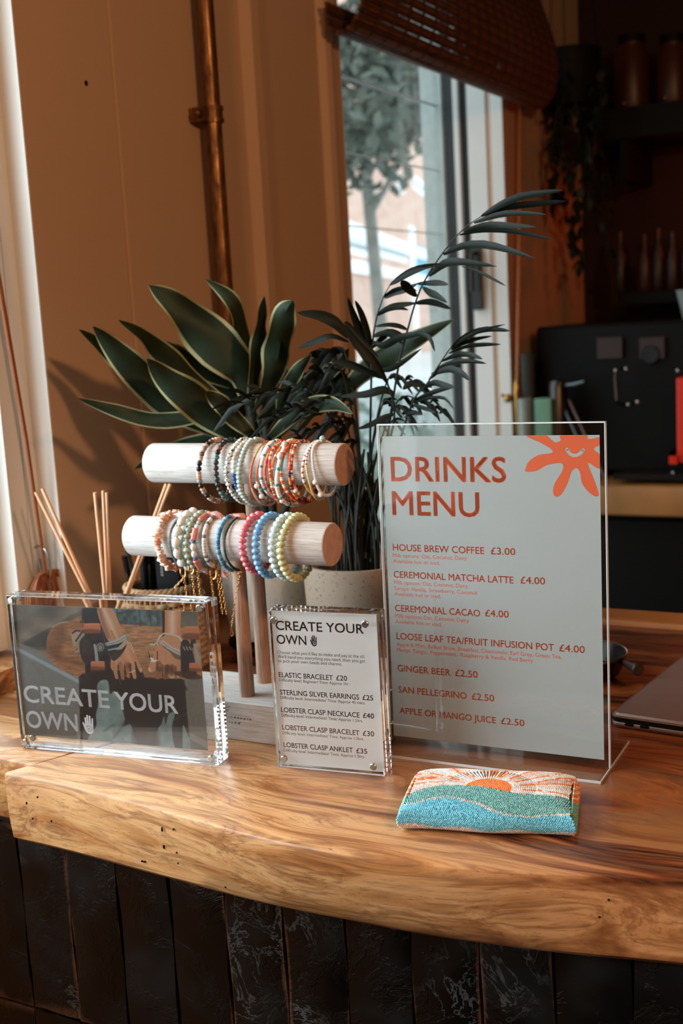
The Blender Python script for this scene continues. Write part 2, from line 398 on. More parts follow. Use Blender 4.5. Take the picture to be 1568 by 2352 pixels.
def fwin(pxa, pxb, mat=mgl, frame=True):
    a, z1 = onf(*pxa); b, z0 = onf(*pxb); a, b = min(a, b), max(a, b); z0, z1 = min(z0, z1), max(z0, z1)
    mb = MB(); fbox(mb, a, b, z0, z1, .0, .015); f = mb.build('window', mw, bld, smooth=False)
    mb = MB(); n = 2
    for k in range(n): fbox(mb, a+.05+(b-a-.05)*k/n, a+(b-a-.05)*(k+1)/n, z0+.06, z1-.06, .010, .020)
    mb.build('pane', mat, f, smooth=False)
blinds = N('window_blinds'); wv = blinds.n('ShaderNodeTexWave', bands_direction='Z'); blinds.l(blinds.coord((1, 1, 1)), wv.inputs[0]); wv.inputs['Scale'].default_value = 4
blinds.set(Base_Color=blinds.mix(wv.outputs[0], '8d999c', 'b4bec0'), Roughness=.7)
fwin((760, 525), (850, 594), blinds.m); fwin((868, 535), (932, 606), blinds.m)
fwin((908, 396), (926, 448)); fwin((946, 400), (985, 462))
a, z1 = onf(952, 562); b, z0 = onf(990, 615)
mb = MB(); fbox(mb, a, b+1, z0-.3, z1, .0, .02); mb.build('blue_panel', mblue, bld, smooth=False)
a, _ = onf(937, 560); b, _ = onf(948, 560)
mb = MB(); fbox(mb, a, b, -.3, z1+.2, .0, .03); mb.build('white_post', mw, bld, smooth=False)
# street tree
tb = CAMP+ray(858, 500)*6.2
tree = empty('street_tree', (tb.x, tb.y, -.3), 'blurred grey green street tree with pale trunk outside the far window', 'tree')
mb = MB(); tx, ty = tb.x, tb.y
mb.tube([(tx, ty, -.3), (tx+.02, ty, 1.2), (tx-.03, ty, 2.2), (tx, ty, 3.2)], [.045, .036, .032, .028], 10)
for a in range(5): mb.tube([(tx-.02, ty, 2.0+a*.18), (tx+.5*math.cos(a*1.9), ty+.5*math.sin(a*1.9), 2.7+a*.2)], [.018, .008], 6)
mb.build('trunk', simple('grey_bark', '8f8c84', .9, var=.2, scale=12), tree)
mb = MB(); cen = []
for k in range(16):
    px = random.uniform(770, 985); py = random.uniform(40, 420-(px-780)*.25)
    if 890 < px and py > 330: py -= 120
    cen.append((CAMP+ray(px, py)*random.uniform(5.2, 6.8), .22))
for k in range(14): cen.append((Vector((tx+random.uniform(-.55, .8), ty+random.uniform(-.6, .8), random.uniform(2.8, 3.8))), .35))
for c, R in cen:
    for j in range(130):
        d = Vector((random.gauss(0, 1), random.gauss(0, 1), random.gauss(0, .8)))*R*.6; q = c+d
        if q.z < 1.9: continue
        u = Vector((random.gauss(0, 1), random.gauss(0, 1), random.gauss(0, 1))).normalized(); v2 = u.orthogonal().normalized(); sz = random.uniform(.03, .055)
        mb.add([q-u*sz, q+v2*sz*.5, q+u*sz, q-v2*sz*.5], [(0, 1, 2, 3)])
f = mb.build('foliage', leafm('tree_foliage', '454a42', '7b8177', .6), tree, smooth=False); f['kind'] = 'stuff'
# van and low hedge by the far kerb
vb = CAMP+ray(905, 790)*7.0
van = empty('parked_van', (vb.x, vb.y, -.25), 'blurred white van parked in the street beyond the far window', 'van')
VM = Matrix.Translation((vb.x, vb.y, 0)) @ Matrix.Rotation(-fa, 4, 'Z').inverted()
VM = Matrix(((fn.x, fd.x, 0, vb.x), (fn.y, fd.y, 0, vb.y), (0, 0, 1, 0), (0, 0, 0, 1)))
mb = MB(); mb.bbox((-.8, -2.2, .0), (.8, 1.9, .78), .12, VM); mb.bbox((-.72, -2.1, .74), (.72, 1.2, 1.22), .14, VM); mb.build('body', simple('white_car_paint', 'd9dfe0', .3), van)
mb = MB(); mb.box((.70, -1.9, .82), (.735, -.5, 1.12), VM); mb.box((.70, -.4, .82), (.735, .9, 1.12), VM); mb.build('window', mgl, van, smooth=False)
for yy in (-1.5, 1.2):
    mb = MB(); mb.lathe([(.01, -.1), (.3, -.1), (.33, -.05), (.33, .08), (.3, .1), (.01, .1)], n=20, M=(VM.to_3x3()@Matrix.Rotation(PI/2, 3, 'Y')).to_4x4()); me = mb.build('wheel', M['black'], van); me.location = me.location+VM@Vector((.72, yy, .05)) if False else (VM@Vector((.68, yy, .05)))
mb = MB(); hb = CAMP+ray(930, 880)*4.2
for j in range(2200):
    q = Vector((min(-1.45, hb.x-.1+random.gauss(0, .2)), hb.y+random.uniform(-.9, .9), random.uniform(-.25, CT+.06+random.gauss(0, .05))))
    u = Vector((random.gauss(0, 1), random.gauss(0, 1), random.gauss(0, 1))).normalized(); v2 = u.orthogonal().normalized(); sz = random.uniform(.03, .05)
    mb.add([q-u*sz, q+v2*sz*.5, q+u*sz, q-v2*sz*.5], [(0, 1, 2, 3)])
tag(mb.build('street_hedge', leafm('hedge_leaf', '6f8077', '9cb0a8', .6), smooth=False), 'pale blurred hedge low outside the far window', 'hedge', kind='stuff')

# ------------------------------------------------------------------ bamboo blind
def catmull(pts, n=8):
    pts = [Vector(p) for p in pts]; out = []
    for i in range(len(pts)-1):
        p0 = pts[max(i-1, 0)]; p1 = pts[i]; p2 = pts[i+1]; p3 = pts[min(i+2, len(pts)-1)]
        for k in range(n):
            t = k/n; out.append(.5*((2*p1)+(p2-p0)*t+(2*p0-5*p1+4*p2-p3)*t*t+(3*p1-p0-3*p2+p3)*t**3))
    out.append(pts[-1]); return out
def resample(pts, step):
    out = [pts[0]]; acc = 0
    for a, b in zip(pts, pts[1:]):
        d = (b-a).length
        while acc+d >= step:
            t = (step-acc)/d; a = a+(b-a)*t; out.append(a); d = (b-a).length; acc = 0
        acc += d
    return out
blind = empty('bamboo_blind', (-.99, 2.38, CT+1.3), 'brown woven bamboo roman blind bunched up above the far window', 'blind')
prof = resample(catmull([(-.995, 0, 1.36), (-.985, 0, 1.20), (-.962, 0, 1.12), (-.94, 0, 1.05), (-.93, 0, .99), (-.937, 0, .94), (-.958, 0, .905), (-.985, 0, .898), (-1.005, 0, .915), (-1.0, 0, .95)], 10), .0068)
m_sl = [simple('bamboo_slat_'+'abc'[k], c, .6, var=.2, scale=40) for k, c in enumerate(('5c3620', '6e4428', '48291a'))]
slm = []
for k in range(3):
    mb = MB(); r = .0036
    mb.tube([(0, -.505, 0), (0, -.2, .0012*(k-1)), (0, .2, -.001*(k-1)), (0, .505, 0)], r, 6); slm.append(mb.mesh('slat', m_sl[k]))
for i, q in enumerate(prof):
    o = obj('slat', slm[i % 3], None); o.location = P(q.x, 2.375+random.uniform(-.006, .006), q.z); o.parent = blind; o.matrix_parent_inverse = blind.matrix_basis.inverted()
mb = MB()
for k in range(19):
    yy = 1.885+k*.0545
    mb.tube([P(q.x+(.0035 if j % 2 else .0045), yy+.002*math.sin(j), q.z) for j, q in enumerate(prof[:-3])], .0028, 5)
mb.build('warp_cord', simple('dark_hemp', '2c1a10', .8), blind)
mb = MB(); mb.box((WX+.001, 1.87, CT+1.33), (-.96, 2.88, CT+1.38)); mb.build('head_rail', simple('dark_rail', '3a2417', .6), blind, smooth=False)
# pull cords at both windows
q0 = atx(1194, 236, WX+.02); q1 = atx(1187, 900, WX+.02)
mb = MB(); mb.tube([q0+Vector((0, 0, .02)), (q0+q1)/2+Vector((0, .003, 0)), q1], .0045, 8)
cordm = simple('warm_lit_pull_cord', 'b06a3c', .6)  # warm lamp light on the cord is put into its orange-tan colour
c = tag(mb.build('pull_cord', cordm), 'long cord, coloured as in warm light, hanging straight down from the bamboo blind', 'cord')
mb = MB(); mb.lathe([(.002, .03), (.007, .02), (.009, 0), (.007, -.05), (.003, -.12)], q1, 12); mb.build('cord_weight', M['brass'], c)

# copper pipe with its clip
pipe = tag(MB().build('copper_pipe', M['copper']) if False else empty('copper_pipe', P(WX+.026, 1.5035, -.0), 'aged copper pipe running up the brown wall, held by a clip', 'pipe'))
mb = MB(); mb.tube([P(WX+.026, 1.5035, -1.05), P(WX+.026, 1.5035, .3), P(WX+.026, 1.5035, 1.0), P(WX+.026, 1.5035, 1.75)], .0128, 20); mb.build('tube', M['copper'], pipe)
zc = at(443, 272, 1.5035).z
mb = MB()
for dz in (-.011, .006): mb.lathe([(.0135, 0), (.0165, 0), (.0165, .006), (.0135, .006)], (WX+.026, 1.5035, zc+dz), 20)
mb.lathe([(.0130, -.010), (.0150, -.010), (.0150, .010), (.0130, .010)], (WX+.026, 1.5035, zc), 20)
mb.box((WX, 1.480, zc-.010), (WX+.012, 1.492, zc+.010)); mb.box((WX+.010, 1.478, zc-.010), (WX+.03, 1.490, zc+.010)); mb.build('pipe_clip', M['copper'], pipe)
mb = MB(); mb.ball((WX+.02, 1.474, zc), .007); mb.build('screw', M['copper'], pipe)

# coiled brown cord on a hook at the near window jamb
hk = atx(88, 1290, WX-.028)
mb = MB(); hpts = [hk+Vector((-.0045, 0, .018)), hk+Vector((.006, 0, .020)), hk+Vector((.016, 0, .012)), hk+Vector((.018, 0, -.012)), hk+Vector((.012, 0, -.022)), hk+Vector((.004, 0, -.016)), hk+Vector((.002, .0, .004))]
tag(mb.tube(catmull(hpts, 5), .0017, 8).build('wall_hook', M['steel']), 'small bent steel hook screwed into the white window jamb', 'hook')
cc = empty('coiled_cord', hk, 'brown leather cord hung in loops over the small steel hook', 'cord')
t0 = atx(0, 705, WX-.022)
for dy in (0, .004):
    mb = MB(); mb.tube([t0+Vector((.004, dy-.012, .12)), t0+Vector((.004, dy, 0)), (t0+hk)/2+Vector((.010, dy*.7-.001, 0)), hk+Vector((.010, dy*.3, -.012))], .0015, 6); mb.build('strand', M['clay'], cc)
for k in range(20):
    mb = MB(); wd = .010+.026*((k*7) % 20)/20; ln = .066+.030*random.random(); off = (k-9.5)*.0011; lean = random.uniform(-.010, .010); pts = []
    for j in range(14):
        t = 2*PI*j/14; pts.append(hk+Vector((.0115+.0035*math.sin(k*1.7+j*.4)+.001*(k % 4), off+lean*(1-math.cos(t))/2+wd*math.sin(t)*(.75+.25*math.cos(t)), -.012-ln*(1-math.cos(t))/2)))
    mb.tube(catmull(pts+[pts[0]], 4), .0014, 6); mb.build('loop', M['clay'], cc)

# ------------------------------------------------------------------ bar: tiled base, two slabs
RT = [(-.838, .810), (-.76, .809), (-.674, .799), (-.595, .788), (-.52, .777), (-.446, .776), (-.383, .780), (-.315, .791), (-.254, .811), (-.19, .832), (-.05, .850), (.2, .86), (.75, .85)]
RB = [(-.823, .802), (-.762, .800), (-.695, .795), (-.628, .790), (-.564, .785), (-.506, .783), (-.454, .786), (-.39, .787), (-.331, .794), (-.273, .803), (-.216, .816), (-.188, .822), (-.05, .84), (.2, .85), (.75, .84)]
def slab(mb, xs, ft, fb, yb, z1=0, z0=-.065, lx=lambda y: 0, rx=lambda y: 0, botin=0):
    """xs: parameter list 0..1 with base x; cross-section loops joined along x"""
    rows = []
    for x in xs:
        a, b = ft(x), fb(x); L = [(b+.004, z0), (b, z0+.004)]
        for k in range(1, 4): L.append((b+(a-b)*k/4-.0015*math.sin(PI*k/4), z0+.004+(z1-.006-z0-.004)*k/4))
        L += [(a-.0002, z1-.0032), (a+.0008, z1-.0010), (a+.0035, z1)]
        for k in range(1, 7): L.append((a+.0035+(yb-a-.0035)*k/6, z1))
        L += [(yb, z0)]
        rows.append([Vector((x, y, z+CT)) for y, z in L])
    n = len(rows[0]); vs = []; X0 = xs[0]; X1 = xs[-1]
    for r in rows:
        for v in r:
            t = (v.x-X0)/(X1-X0); v.x += (lx(v.y)+(botin*min(1, (CT-v.z)/.065) if v.y < 1.2 else 0))*(1-t)**6+(rx(v.y)+(botin*min(1, (CT-v.z)/.065) if rx(v.y) and v.y < 1.2 else 0))*t**6; vs.append(v)
    fs = [tuple(range(n)), tuple(reversed(range((len(rows)-1)*n, len(rows)*n)))]
    for i in range(len(rows)-1):
        for k in range(n): fs.append((i*n+k, (i+1)*n+k, (i+1)*n+(k+1) % n, i*n+(k+1) % n))
    mb.add(vs, fs)
ip = lambda T: (lambda x: float(np.interp(x, [p[0] for p in T], [p[1] for p in T])))
def sm(T):
    g = np.linspace(T[0][0], T[-1][0], 200); h = np.interp(g, [p[0] for p in T], [p[1] for p in T]); kk = np.ones(9)/9
    h2 = np.convolve(np.pad(h, 4, 'edge'), kk, 'valid'); return lambda x: float(np.interp(x, g, h2))
seam = lambda y: .44*(max(y, .80)-.81) if y < .93 else .0528+(y-.93)*.10
mb = MB(); slab(mb, list(np.linspace(-.838, .75, 110)), sm(RT), sm(RB), 1.512, lx=seam, botin=.017)
ctop = tag(mb.build('wooden_countertop', M['wood'], recalc=True), 'thick polished live-edge wooden countertop carrying the signs and bracelets', 'countertop')
mb = MB(); slab(mb, list(np.linspace(-.72, .75, 30)), lambda x: 1.513+.002*math.sin(9*x), lambda x: 1.513, 1.572, z1=.007, z0=-.05)
lip = mb.build('back_edge', simple('pale_edge_wood', 'b5783f', .4, var=.15, scale=14), ctop, recalc=True); lip['label'] = 'paler raised back edge'  # back edge has a paler colour than the slab
# pin holes and short dark checks in the front face
mb = MB(); mk_ = M['black']
for px, py, h in ((61, 1845, 10), (75, 1880, 5), (118, 1886, 3), (86, 1831, 2), (372, 1905, 16), (376, 1945, 12), (398, 1905, 5), (409, 1982, 5), (497, 1912, 3), (326, 1978, 3), (332, 1979, 3), (518, 2037, 3), (406, 1958, 2), (585, 1933, 3), (1037, 2051, 2), (1104, 2144, 3), (1155, 2089, 2), (1398, 2067, 2), (1376, 2106, 2), (1298, 2171, 3), (1081, 2107, 2)):
    t = (h/2737*.9)
    for it in range(3):
        q = at(px, py, .79); q = at(px, py, float(sm(RB)(q.x))-.0002)
    mb.ball(q, (.0007 if h > 4 else .0012, .0012, max(t*.5, .0010)), 6, 4)
pin = mb.build('pin_hole', M['black'], ctop); pin['kind'] = 'stuff'
mb = MB(); slab(mb, list(np.linspace(-1.026, -.8402, 20)), lambda x: .838+(.838+x)*-.05, lambda x: .834+(.838+x)*-.05, 1.475, z1=-.0003, rx=seam, botin=.017)
tag(mb.build('wooden_countertop', M['wood'], recalc=True), 'short wooden countertop piece butted against the main slab beneath the window sill', 'countertop')

base = empty('tiled_bar', (-.2, .86, 0), 'bar front clad in tall worn black tiles under the wooden countertop', 'bar counter')
mb = MB(); mb.box((-1.028, .842, 0), (.74, .90, CT-.066)); mb.build('grout_backing', simple('dark_grout', '1b1815', .9), base, smooth=False)
mb = MB(); mb.box((-.99, .90, 0), (.74, 1.46, CT-.066)); mb.build('carcass', M['black'], base, smooth=False)
tl = N('worn_black_glaze'); oi = tl.n('ShaderNodeObjectInfo'); v = tl.coord(); av = tl.n('ShaderNodeVectorMath', operation='ADD'); tl.l(v, av.inputs[0])
sc_ = tl.n('ShaderNodeVectorMath', operation='SCALE'); tl.l(oi.outputs['Location'], sc_.inputs[0]); sc_.inputs[3].default_value = 3.1; tl.l(sc_.outputs[0], av.inputs[1])
g1 = tl.noise(av.outputs[0], 22, 5, .7, .6); g2 = tl.noise(av.outputs[0], 9, 3, .6)
sx = tl.n('ShaderNodeSeparateXYZ'); tl.l(v, sx.inputs[0])
ed = tl.math('MAXIMUM', tl.math('MULTIPLY', tl.math('ABSOLUTE', sx.outputs[0]), 32.5), tl.math('MULTIPLY', tl.math('ABSOLUTE', sx.outputs[2]), 10.1))
g3 = tl.noise(av.outputs[0], 3.5, 3, .6)
edge = tl.math('MULTIPLY', tl.ramp(tl.math('ADD', ed, tl.math('ADD', tl.math('MULTIPLY', g1, .35), tl.math('MULTIPLY', g3, .5))), [(.0, 0), (.5, 0), (1.0, 0)]), .8)
ee = tl.n('ShaderNodeMapRange'); tl.l(tl.math('ADD', ed, tl.math('ADD', tl.math('MULTIPLY', g1, .35), tl.math('MULTIPLY', g3, .6))), ee.inputs[0]); ee.inputs[1].default_value = 1.42; ee.inputs[2].default_value = 1.56; edge = ee.outputs[0]
col = tl.mix(tl.ramp(g1, [(.50, 0), (.72, .7)]), '070807', '100f0e'); col = tl.mix(edge, col, '5c3c2c')
curl = tl.math('MULTIPLY', tl.ramp(g1, [(.455, 0), (.475, 1), (.495, 0)]), tl.ramp(g3, [(.53, 0), (.62, .5)])); col = tl.mix(curl, col, '6a6e6c')
tl.set(Base_Color=col, Roughness=tl.ramp(g2, [(.35, .55), (.6, .22)]), Coat_Weight=.2, Coat_Roughness=.15)
tl.bump(tl.ramp(g1, [(.52, 0), (.56, 1), (.60, .6), (.66, 0), (.72, 1)]), .35, .0012)
tms = []
for k in range(3):
    mb = MB(); nx, nz = 5, 9; vs = []
    for i in range(nx):
        for j in range(nz):
            x = -.0302+.0604*i/(nx-1); z = -.0985+.197*j/(nz-1); e = (i in (0, nx-1)) or (j in (0, nz-1))
            vs.append((x+(.0006*math.sin(j*1.3+k*2) if e else 0), (.0018 if e else 0)+.0009*math.sin(i*1.7+k)*math.cos(j*.9+k*2), z))
    fs = [(i*nz+j, (i+1)*nz+j, (i+1)*nz+j+1, i*nz+j+1) for i in range(nx-1) for j in range(nz-1)]
    n0 = len(vs); rim = [i*nz for i in range(nx)]+[(nx-1)*nz+j for j in range(1, nz)]+[i*nz+nz-1 for i in range(nx-2, -1, -1)]+[j for j in range(nz-2, 0, -1)]
    for q in rim: vs.append((vs[q][0], .011, vs[q][2]))
    R = len(rim); fs += [(rim[a], n0+a, n0+(a+1) % R, rim[(a+1) % R]) for a in range(R)]
    mb.add(vs, fs); tms.append(mb.mesh('tile', tl.m, recalc=True))
for r in range(3):
    for k in range(-3, 24):
        x = -.8535+.03125+k*.06255
        if x < -1.0 or x > .70: continue
        o = obj('tile', tms[(k*2+r) % 3], None); o.location = (x, .831+random.uniform(-.0006, .0006), CT-.1665-r*.2005)
        o.rotation_euler = (random.uniform(-.004, .004), 0, random.uniform(-.012, .012)); o.parent = base; o.matrix_parent_inverse = base.matrix_basis.inverted()

# ------------------------------------------------------------------ text and emblems (flat print)
def text_mesh(s, off=0.0, shear=0.0):
    cu = bpy.data.curves.new('lettering', 'FONT'); cu.body = s; cu.offset = off; cu.resolution_u = 3; cu.shear = shear
    o = bpy.data.objects.new('lettering', cu); me = bpy.data.meshes.new_from_object(o)
    a = np.empty(len(me.vertices)*3); me.vertices.foreach_get('co', a); a = a.reshape(-1, 3)[:, :2].copy()
    f = [tuple(p.vertices) for p in me.polygons]; bpy.data.objects.remove(o); bpy.data.curves.remove(cu); bpy.data.meshes.remove(me); return a, f
CAPH = float(text_mesh('H')[0][:, 1].max())
def print_lines(lines, name, mat, parent, Mx, yoff, shear=0):
    """lines: (text, x0, x1, z baseline, cap height, weight) in mm of the sheet"""
    mb = MB()
    for s, x0, x1, z, ch, wt in lines:
        a, f = text_mesh(s, 0, shear); mn, mx = a[:, 0].min(), a[:, 0].max()
        d = wt*ch
        for dx, dz in (((0, 0), (d, 0), (d, d), (0, d)) if wt > .005 else ((0, 0),)):
            mb.add([Mx@Vector(((x0+(p[0]-mn)/(mx-mn)*(x1-x0-d)+dx)/1000, yoff, (z+p[1]/CAPH*(ch-d)+dz)/1000)) for p in a], f)
    return mb.build(name, mat, parent, smooth=False)
def capsule2d(mb, p, q, r0, r1, Mx, y, n=8):
    p = Vector(p); q = Vector(q); d = (q-p).normalized(); a0 = math.atan2(d.y, d.x); pts = []
    for k in range(n+1): a = a0+PI/2+PI*k/n; pts.append(p+Vector((math.cos(a), math.sin(a)))*r0)
    for k in range(n+1): a = a0-PI/2+PI*k/n; pts.append(q+Vector((math.cos(a), math.sin(a)))*r1)
    mb.add([Mx@Vector((v.x/1000, y, v.y/1000)) for v in pts], [tuple(range(len(pts)))])
def stroke2d(mb, pts, w, Mx, y):
    n = len(pts); L = []; Rr = []
    for i in range(n):
        a = Vector(pts[max(i-1, 0)]); b = Vector(pts[min(i+1, n-1)]); d = (b-a).normalized(); nn = Vector((-d.y, d.x))*(w if not isinstance(w, list) else w[i])/2
        L.append(Vector(pts[i])+nn); Rr.append(Vector(pts[i])-nn)
    mb.add([Mx@Vector((v.x/1000, y, v.y/1000)) for v in L+Rr], [(i, i+1, n+i+1, n+i) for i in range(n-1)])
def hand_emblem(x, z, h, mat, cutmat, parent, Mx, y):
    """open hand with a spiral in the palm; x,z lower left, h height (mm)"""
    k = h/10; mb = MB()
    T = lambda a, b: (x+a*k, z+b*k)
    for a, b, r0, r1 in (((2.2, 3.5), (2.0, 8.2), .58, .45), ((3.3, 3.6), (3.2, 9.5), .58, .46), ((4.5, 3.6), (4.6, 9.2), .58, .46), ((5.7, 3.4), (6.1, 8.0), .55, .42), ((2.2, 1.8), (.55, 5.6), .75, .42)):
        capsule2d(mb, T(*a), T(*b), r0*k, r1*k, Mx, y)
    mb.add([Mx@Vector(((x+(3.9+2.35*math.cos(t))*k)/1000, y, (z+(2.5+2.5*math.sin(t))*k)/1000)) for t in [2*PI*i/28 for i in range(28)]], [tuple(range(28))])
    mb.build('hand_emblem', mat, parent, smooth=False)
    mb = MB(); sp = [T(3.9+(.2+.085*i)*math.cos(i*.42), 2.5+(.2+.085*i)*math.sin(i*.42)*.95) for i in range(22)]
    stroke2d(mb, sp, .28*k, Mx, y-.00006); mb.build('spiral', cutmat, parent, smooth=False)

# ---- drinks menu in its T-base holder
T_M = Matrix.Translation(P(-.5108, 1.0102, .0095)) @ Matrix.Rotation(.0312, 4, 'Z') @ Matrix.Rotation(-.0261, 4, 'X')
T_B = Matrix.Translation(P(-.5108, 1.0102, 0)) @ Matrix.Rotation(.0312, 4, 'Z')
menu = empty('menu_holder', P(-.40, 1.013, 0), 'large upright clear menu holder with an orange printed drinks list', 'menu')
mb = MB(); mb.mi = 0; mb.box((-.0042, -.0024, -.0062), (.2155, -.0006, .3086), T_M); mb.build('front_sheet', M['thin'], menu, smooth=False)
mb = MB(); mb.box((-.0042, .0008, -.0062), (.2155, .0026, .3086), T_M); mb.build('back_sheet', M['thin'], menu, smooth=False)
mb = MB(); mb.bbox((-.004, -.034, .0002), (.2155, .074, .0026), .006, T_B); mb.build('foot', M['thin'], menu, smooth=False)
mb = MB()
for x0, x1 in ((-.0044, -.0036), (.2149, .2157)):
    for ya, yb2 in ((-.0026, -.0006), (.0008, .0028)): mb.box((x0, ya, -.006), (x1, yb2, .3088), T_M)
mb.box((-.0042, -.0026, .3078), (.2155, .0028, .3090), T_M)
mb.box((-.004, -.0345, .0002), (.2155, -.0338, .0026), T_B); mb.box((.2150, -.034, .0002), (.2157, .074, .0026), T_B)
mb.build('cut_edge', M['edge'], menu, smooth=False)
mb = MB(); mb.box((0, -.0002, 0), (.210, .0004, .297), T_M); sheet = mb.build('menu_sheet', M['menu_paper'], menu, smooth=False)
ML = [('DRINKS', 7.6, 123.4, 253.9, 23.6, .04), ('MENU', 7.6, 96.6, 221.2, 23.4, .04),
 ('HOUSE BREW COFFEE', 6.7, 100, 186.4, 6.6, .03), ('£3.00', 106.4, 130.3, 186.6, 6.6, .03),
 ('Milk options: Oat, Coconut, Dairy', 6.4, 82.6, 180, 3.7, .004), ('Available hot or iced.', 6.4, 55.3, 174.3, 3.7, .004),
 ('CEREMONIAL MATCHA LATTE', 6.5, 127.8, 159.8, 6.6, .03), ('£4.00', 134.5, 158, 160.4, 6.6, .03),
 ('Milk options: Oat, Coconut, Dairy', 6.6, 82.7, 153.4, 3.7, .004), ('Syrups: Vanilla, Strawberry, Coconut', 6.6, 92, 147.4, 3.7, .004), ('Available hot or iced.', 6.6, 55.1, 141.9, 3.7, .004),
 ('CEREMONIAL CACAO', 6.5, 94.2, 126.4, 6.6, .03), ('£4.00', 99.1, 122.4, 127.1, 6.6, .03),
 ('Milk options: Oat, Coconut, Dairy', 6.4, 82.6, 120.2, 3.7, .004), ('Available hot or iced.', 6.4, 55, 114.4, 3.7, .004),
 ('LOOSE LEAF TEA/FRUIT INFUSION POT', 6.8, 165, 98.6, 6.6, .03), ('£4.00', 170, 193.8, 98.8, 6.6, .03),
 ('Apple & Mint, Belfast Brew, Breakfast, Chamomile, Earl Grey, Green Tea,', 6.9, 172.2, 91.8, 3.7, .004), ('Mango Tango,  Peppermint,  Raspberry & Vanilla, Red Berry', 6.7, 144.8, 86.2, 3.7, .004),
 ('GINGER BEER', 6.7, 62.2, 66.3, 6.6, .03), ('£2.50', 67.2, 90, 66.6, 6.6, .03),
 ('SAN PELLEGRINO', 6.8, 78.3, 44.7, 6.6, .03), ('£2.50', 83.3, 105.9, 44.9, 6.6, .03),
 ('APPLE OR MANGO JUICE', 7.1, 107, 23.5, 6.4, .03), ('£2.50', 112.1, 135.1, 23.8, 6.4, .03)]
print_lines(ML, 'lettering', M['ink_orange'], sheet, T_M, -.00028)
FL = [(143, 297), (157.6, 289.7), (166, 284.6), (166.4, 281.2), (154.3, 279.2), (145.6, 273.9), (141.9, 267), (142.6, 264.0), (152.4, 265.1), (161.8, 270.1), (174.2, 272.1), (176.8, 269.2), (175.5, 264.2), (169.2, 254.4), (167.0, 247.3), (168.2, 242.4), (171.5, 241.8), (175.2, 244.6), (180.7, 254.5), (183.9, 263.5), (187.0, 267), (189.3, 267.5), (192.0, 263.8), (193.6, 254.6), (198, 248), (204.6, 242.8), (208.6, 244.0), (205.6, 254.8), (199.8, 269.6), (200.3, 272.2), (209.9, 267.2), (210, 279.2), (205.6, 283.4), (205.6, 286.0), (209.9, 288.2), (210, 294.8), (203.2, 293.6), (199.2, 293.9), (198, 297), (175.8, 297), (175.1, 293), (172.2, 290.9), (169.6, 290.9), (166.4, 293.2), (160.8, 297)]
mb = MB()
def smooth_poly(pts, n=4):
    P2 = [Vector((a, b)) for a, b in pts]; out = []; N_ = len(P2)
    for i in range(N_):
        p0, p1, p2, p3 = P2[i-1], P2[i], P2[(i+1) % N_], P2[(i+2) % N_]
        straight = (abs(p1.y-297) < .1 and abs(p2.y-297) < .1) or (p1.x > 209.8 and p2.x > 209.8)
        for k in range(1 if straight else n):
            t = k/n; q = .5*((2*p1)+(p2-p0)*t+(2*p0-5*p1+4*p2-p3)*t*t+(3*p1-p0-3*p2+p3)*t**3); out.append((min(q.x, 209.95), min(q.y, 296.95)))
    return out
fl = smooth_poly(FL); bm = bmesh.new(); vsb = [bm.verts.new(T_M@Vector((a/1000, -.00028, b/1000))) for a, b in fl]
es = [bm.edges.new((vsb[i], vsb[(i+1) % len(vsb)])) for i in range(len(vsb))]; bmesh.ops.triangle_fill(bm, use_beauty=True, edges=es)
me = bpy.data.meshes.new('flower_print'); bm.to_mesh(me); bm.free(); me.materials.append(M['ink_orange']); obj('flower_print', me, sheet)
sm_ = [(180.6, 284.3), (182.2, 281.6), (184.5, 279.7), (188, 278.9), (191.4, 280), (194, 282.2), (195.3, 283.8)]
mb = MB(); stroke2d(mb, [tuple(v[:2]) for v in catmull([(a, b, 0) for a, b in sm_], 4)], 3.0, T_M, -.00034)
for e in (sm_[0], sm_[-1]): mb.add([T_M@Vector(((e[0]+1.5*math.cos(t))/1000, -.00034, (e[1]+1.5*math.sin(t))/1000)) for t in [2*PI*i/16 for i in range(16)]], [tuple(range(16))])
mb.build('smile_print', M['menu_paper'], sheet, smooth=False)

# ---- block frames
def magnets(parent, T, pts, t):
    for x, z in pts:
        for y0, y1 in ((-.0012, .0035), (t-.0035, t+.0012)):
            mb = MB(); mb.lathe([(.0005, y0), (.0028, y0), (.0034, y0+.0006), (.0034, y1-.0006), (.0028, y1), (.0005, y1)], n=16, M=T@Matrix.Translation((x, 0, z))@Matrix.Rotation(-PI/2, 4, 'X')); mb.build('magnet', M['steel'], parent)
def block_frame(name, T, W, H, t, label, cat, c):
    o = empty(name, T.translation.copy(), label, cat)
    g = .0004
    for nm, y0, y1 in (('front_block', 0, t/2-g), ('rear_block', t/2+g, t)):
        mb = MB(); r = .0007
        # bevelled slab with crisp polished faces
        bm = bmesh.new(); bmesh.ops.create_cube(bm, size=1)
        for v in bm.verts: v.co = T@Vector(((v.co.x+.5)*W, y0+(v.co.y+.5)*(y1-y0), (v.co.z+.5)*H))
        bmesh.ops.bevel(bm, geom=bm.edges[:], offset=r, segments=1, affect='EDGES'); me = bpy.data.meshes.new(nm); bm.to_mesh(me); bm.free(); me.materials.append(M['block']); obj(nm, me, o)
    return o
T_S = Matrix.Translation(P(-.5903, .9169, .0004)) @ Matrix.Rotation(.1285, 4, 'Z')
small = block_frame('price_list_frame', T_S, .1086, .154, .0235, 'small clear block frame holding a white price list in black letters', 'sign', None)
mb = MB(); mb.box((.0012, .01165, .0012), (.1074, .01185, .1528), T_S); sp = mb.build('price_sheet', M['paper'], small, smooth=False)
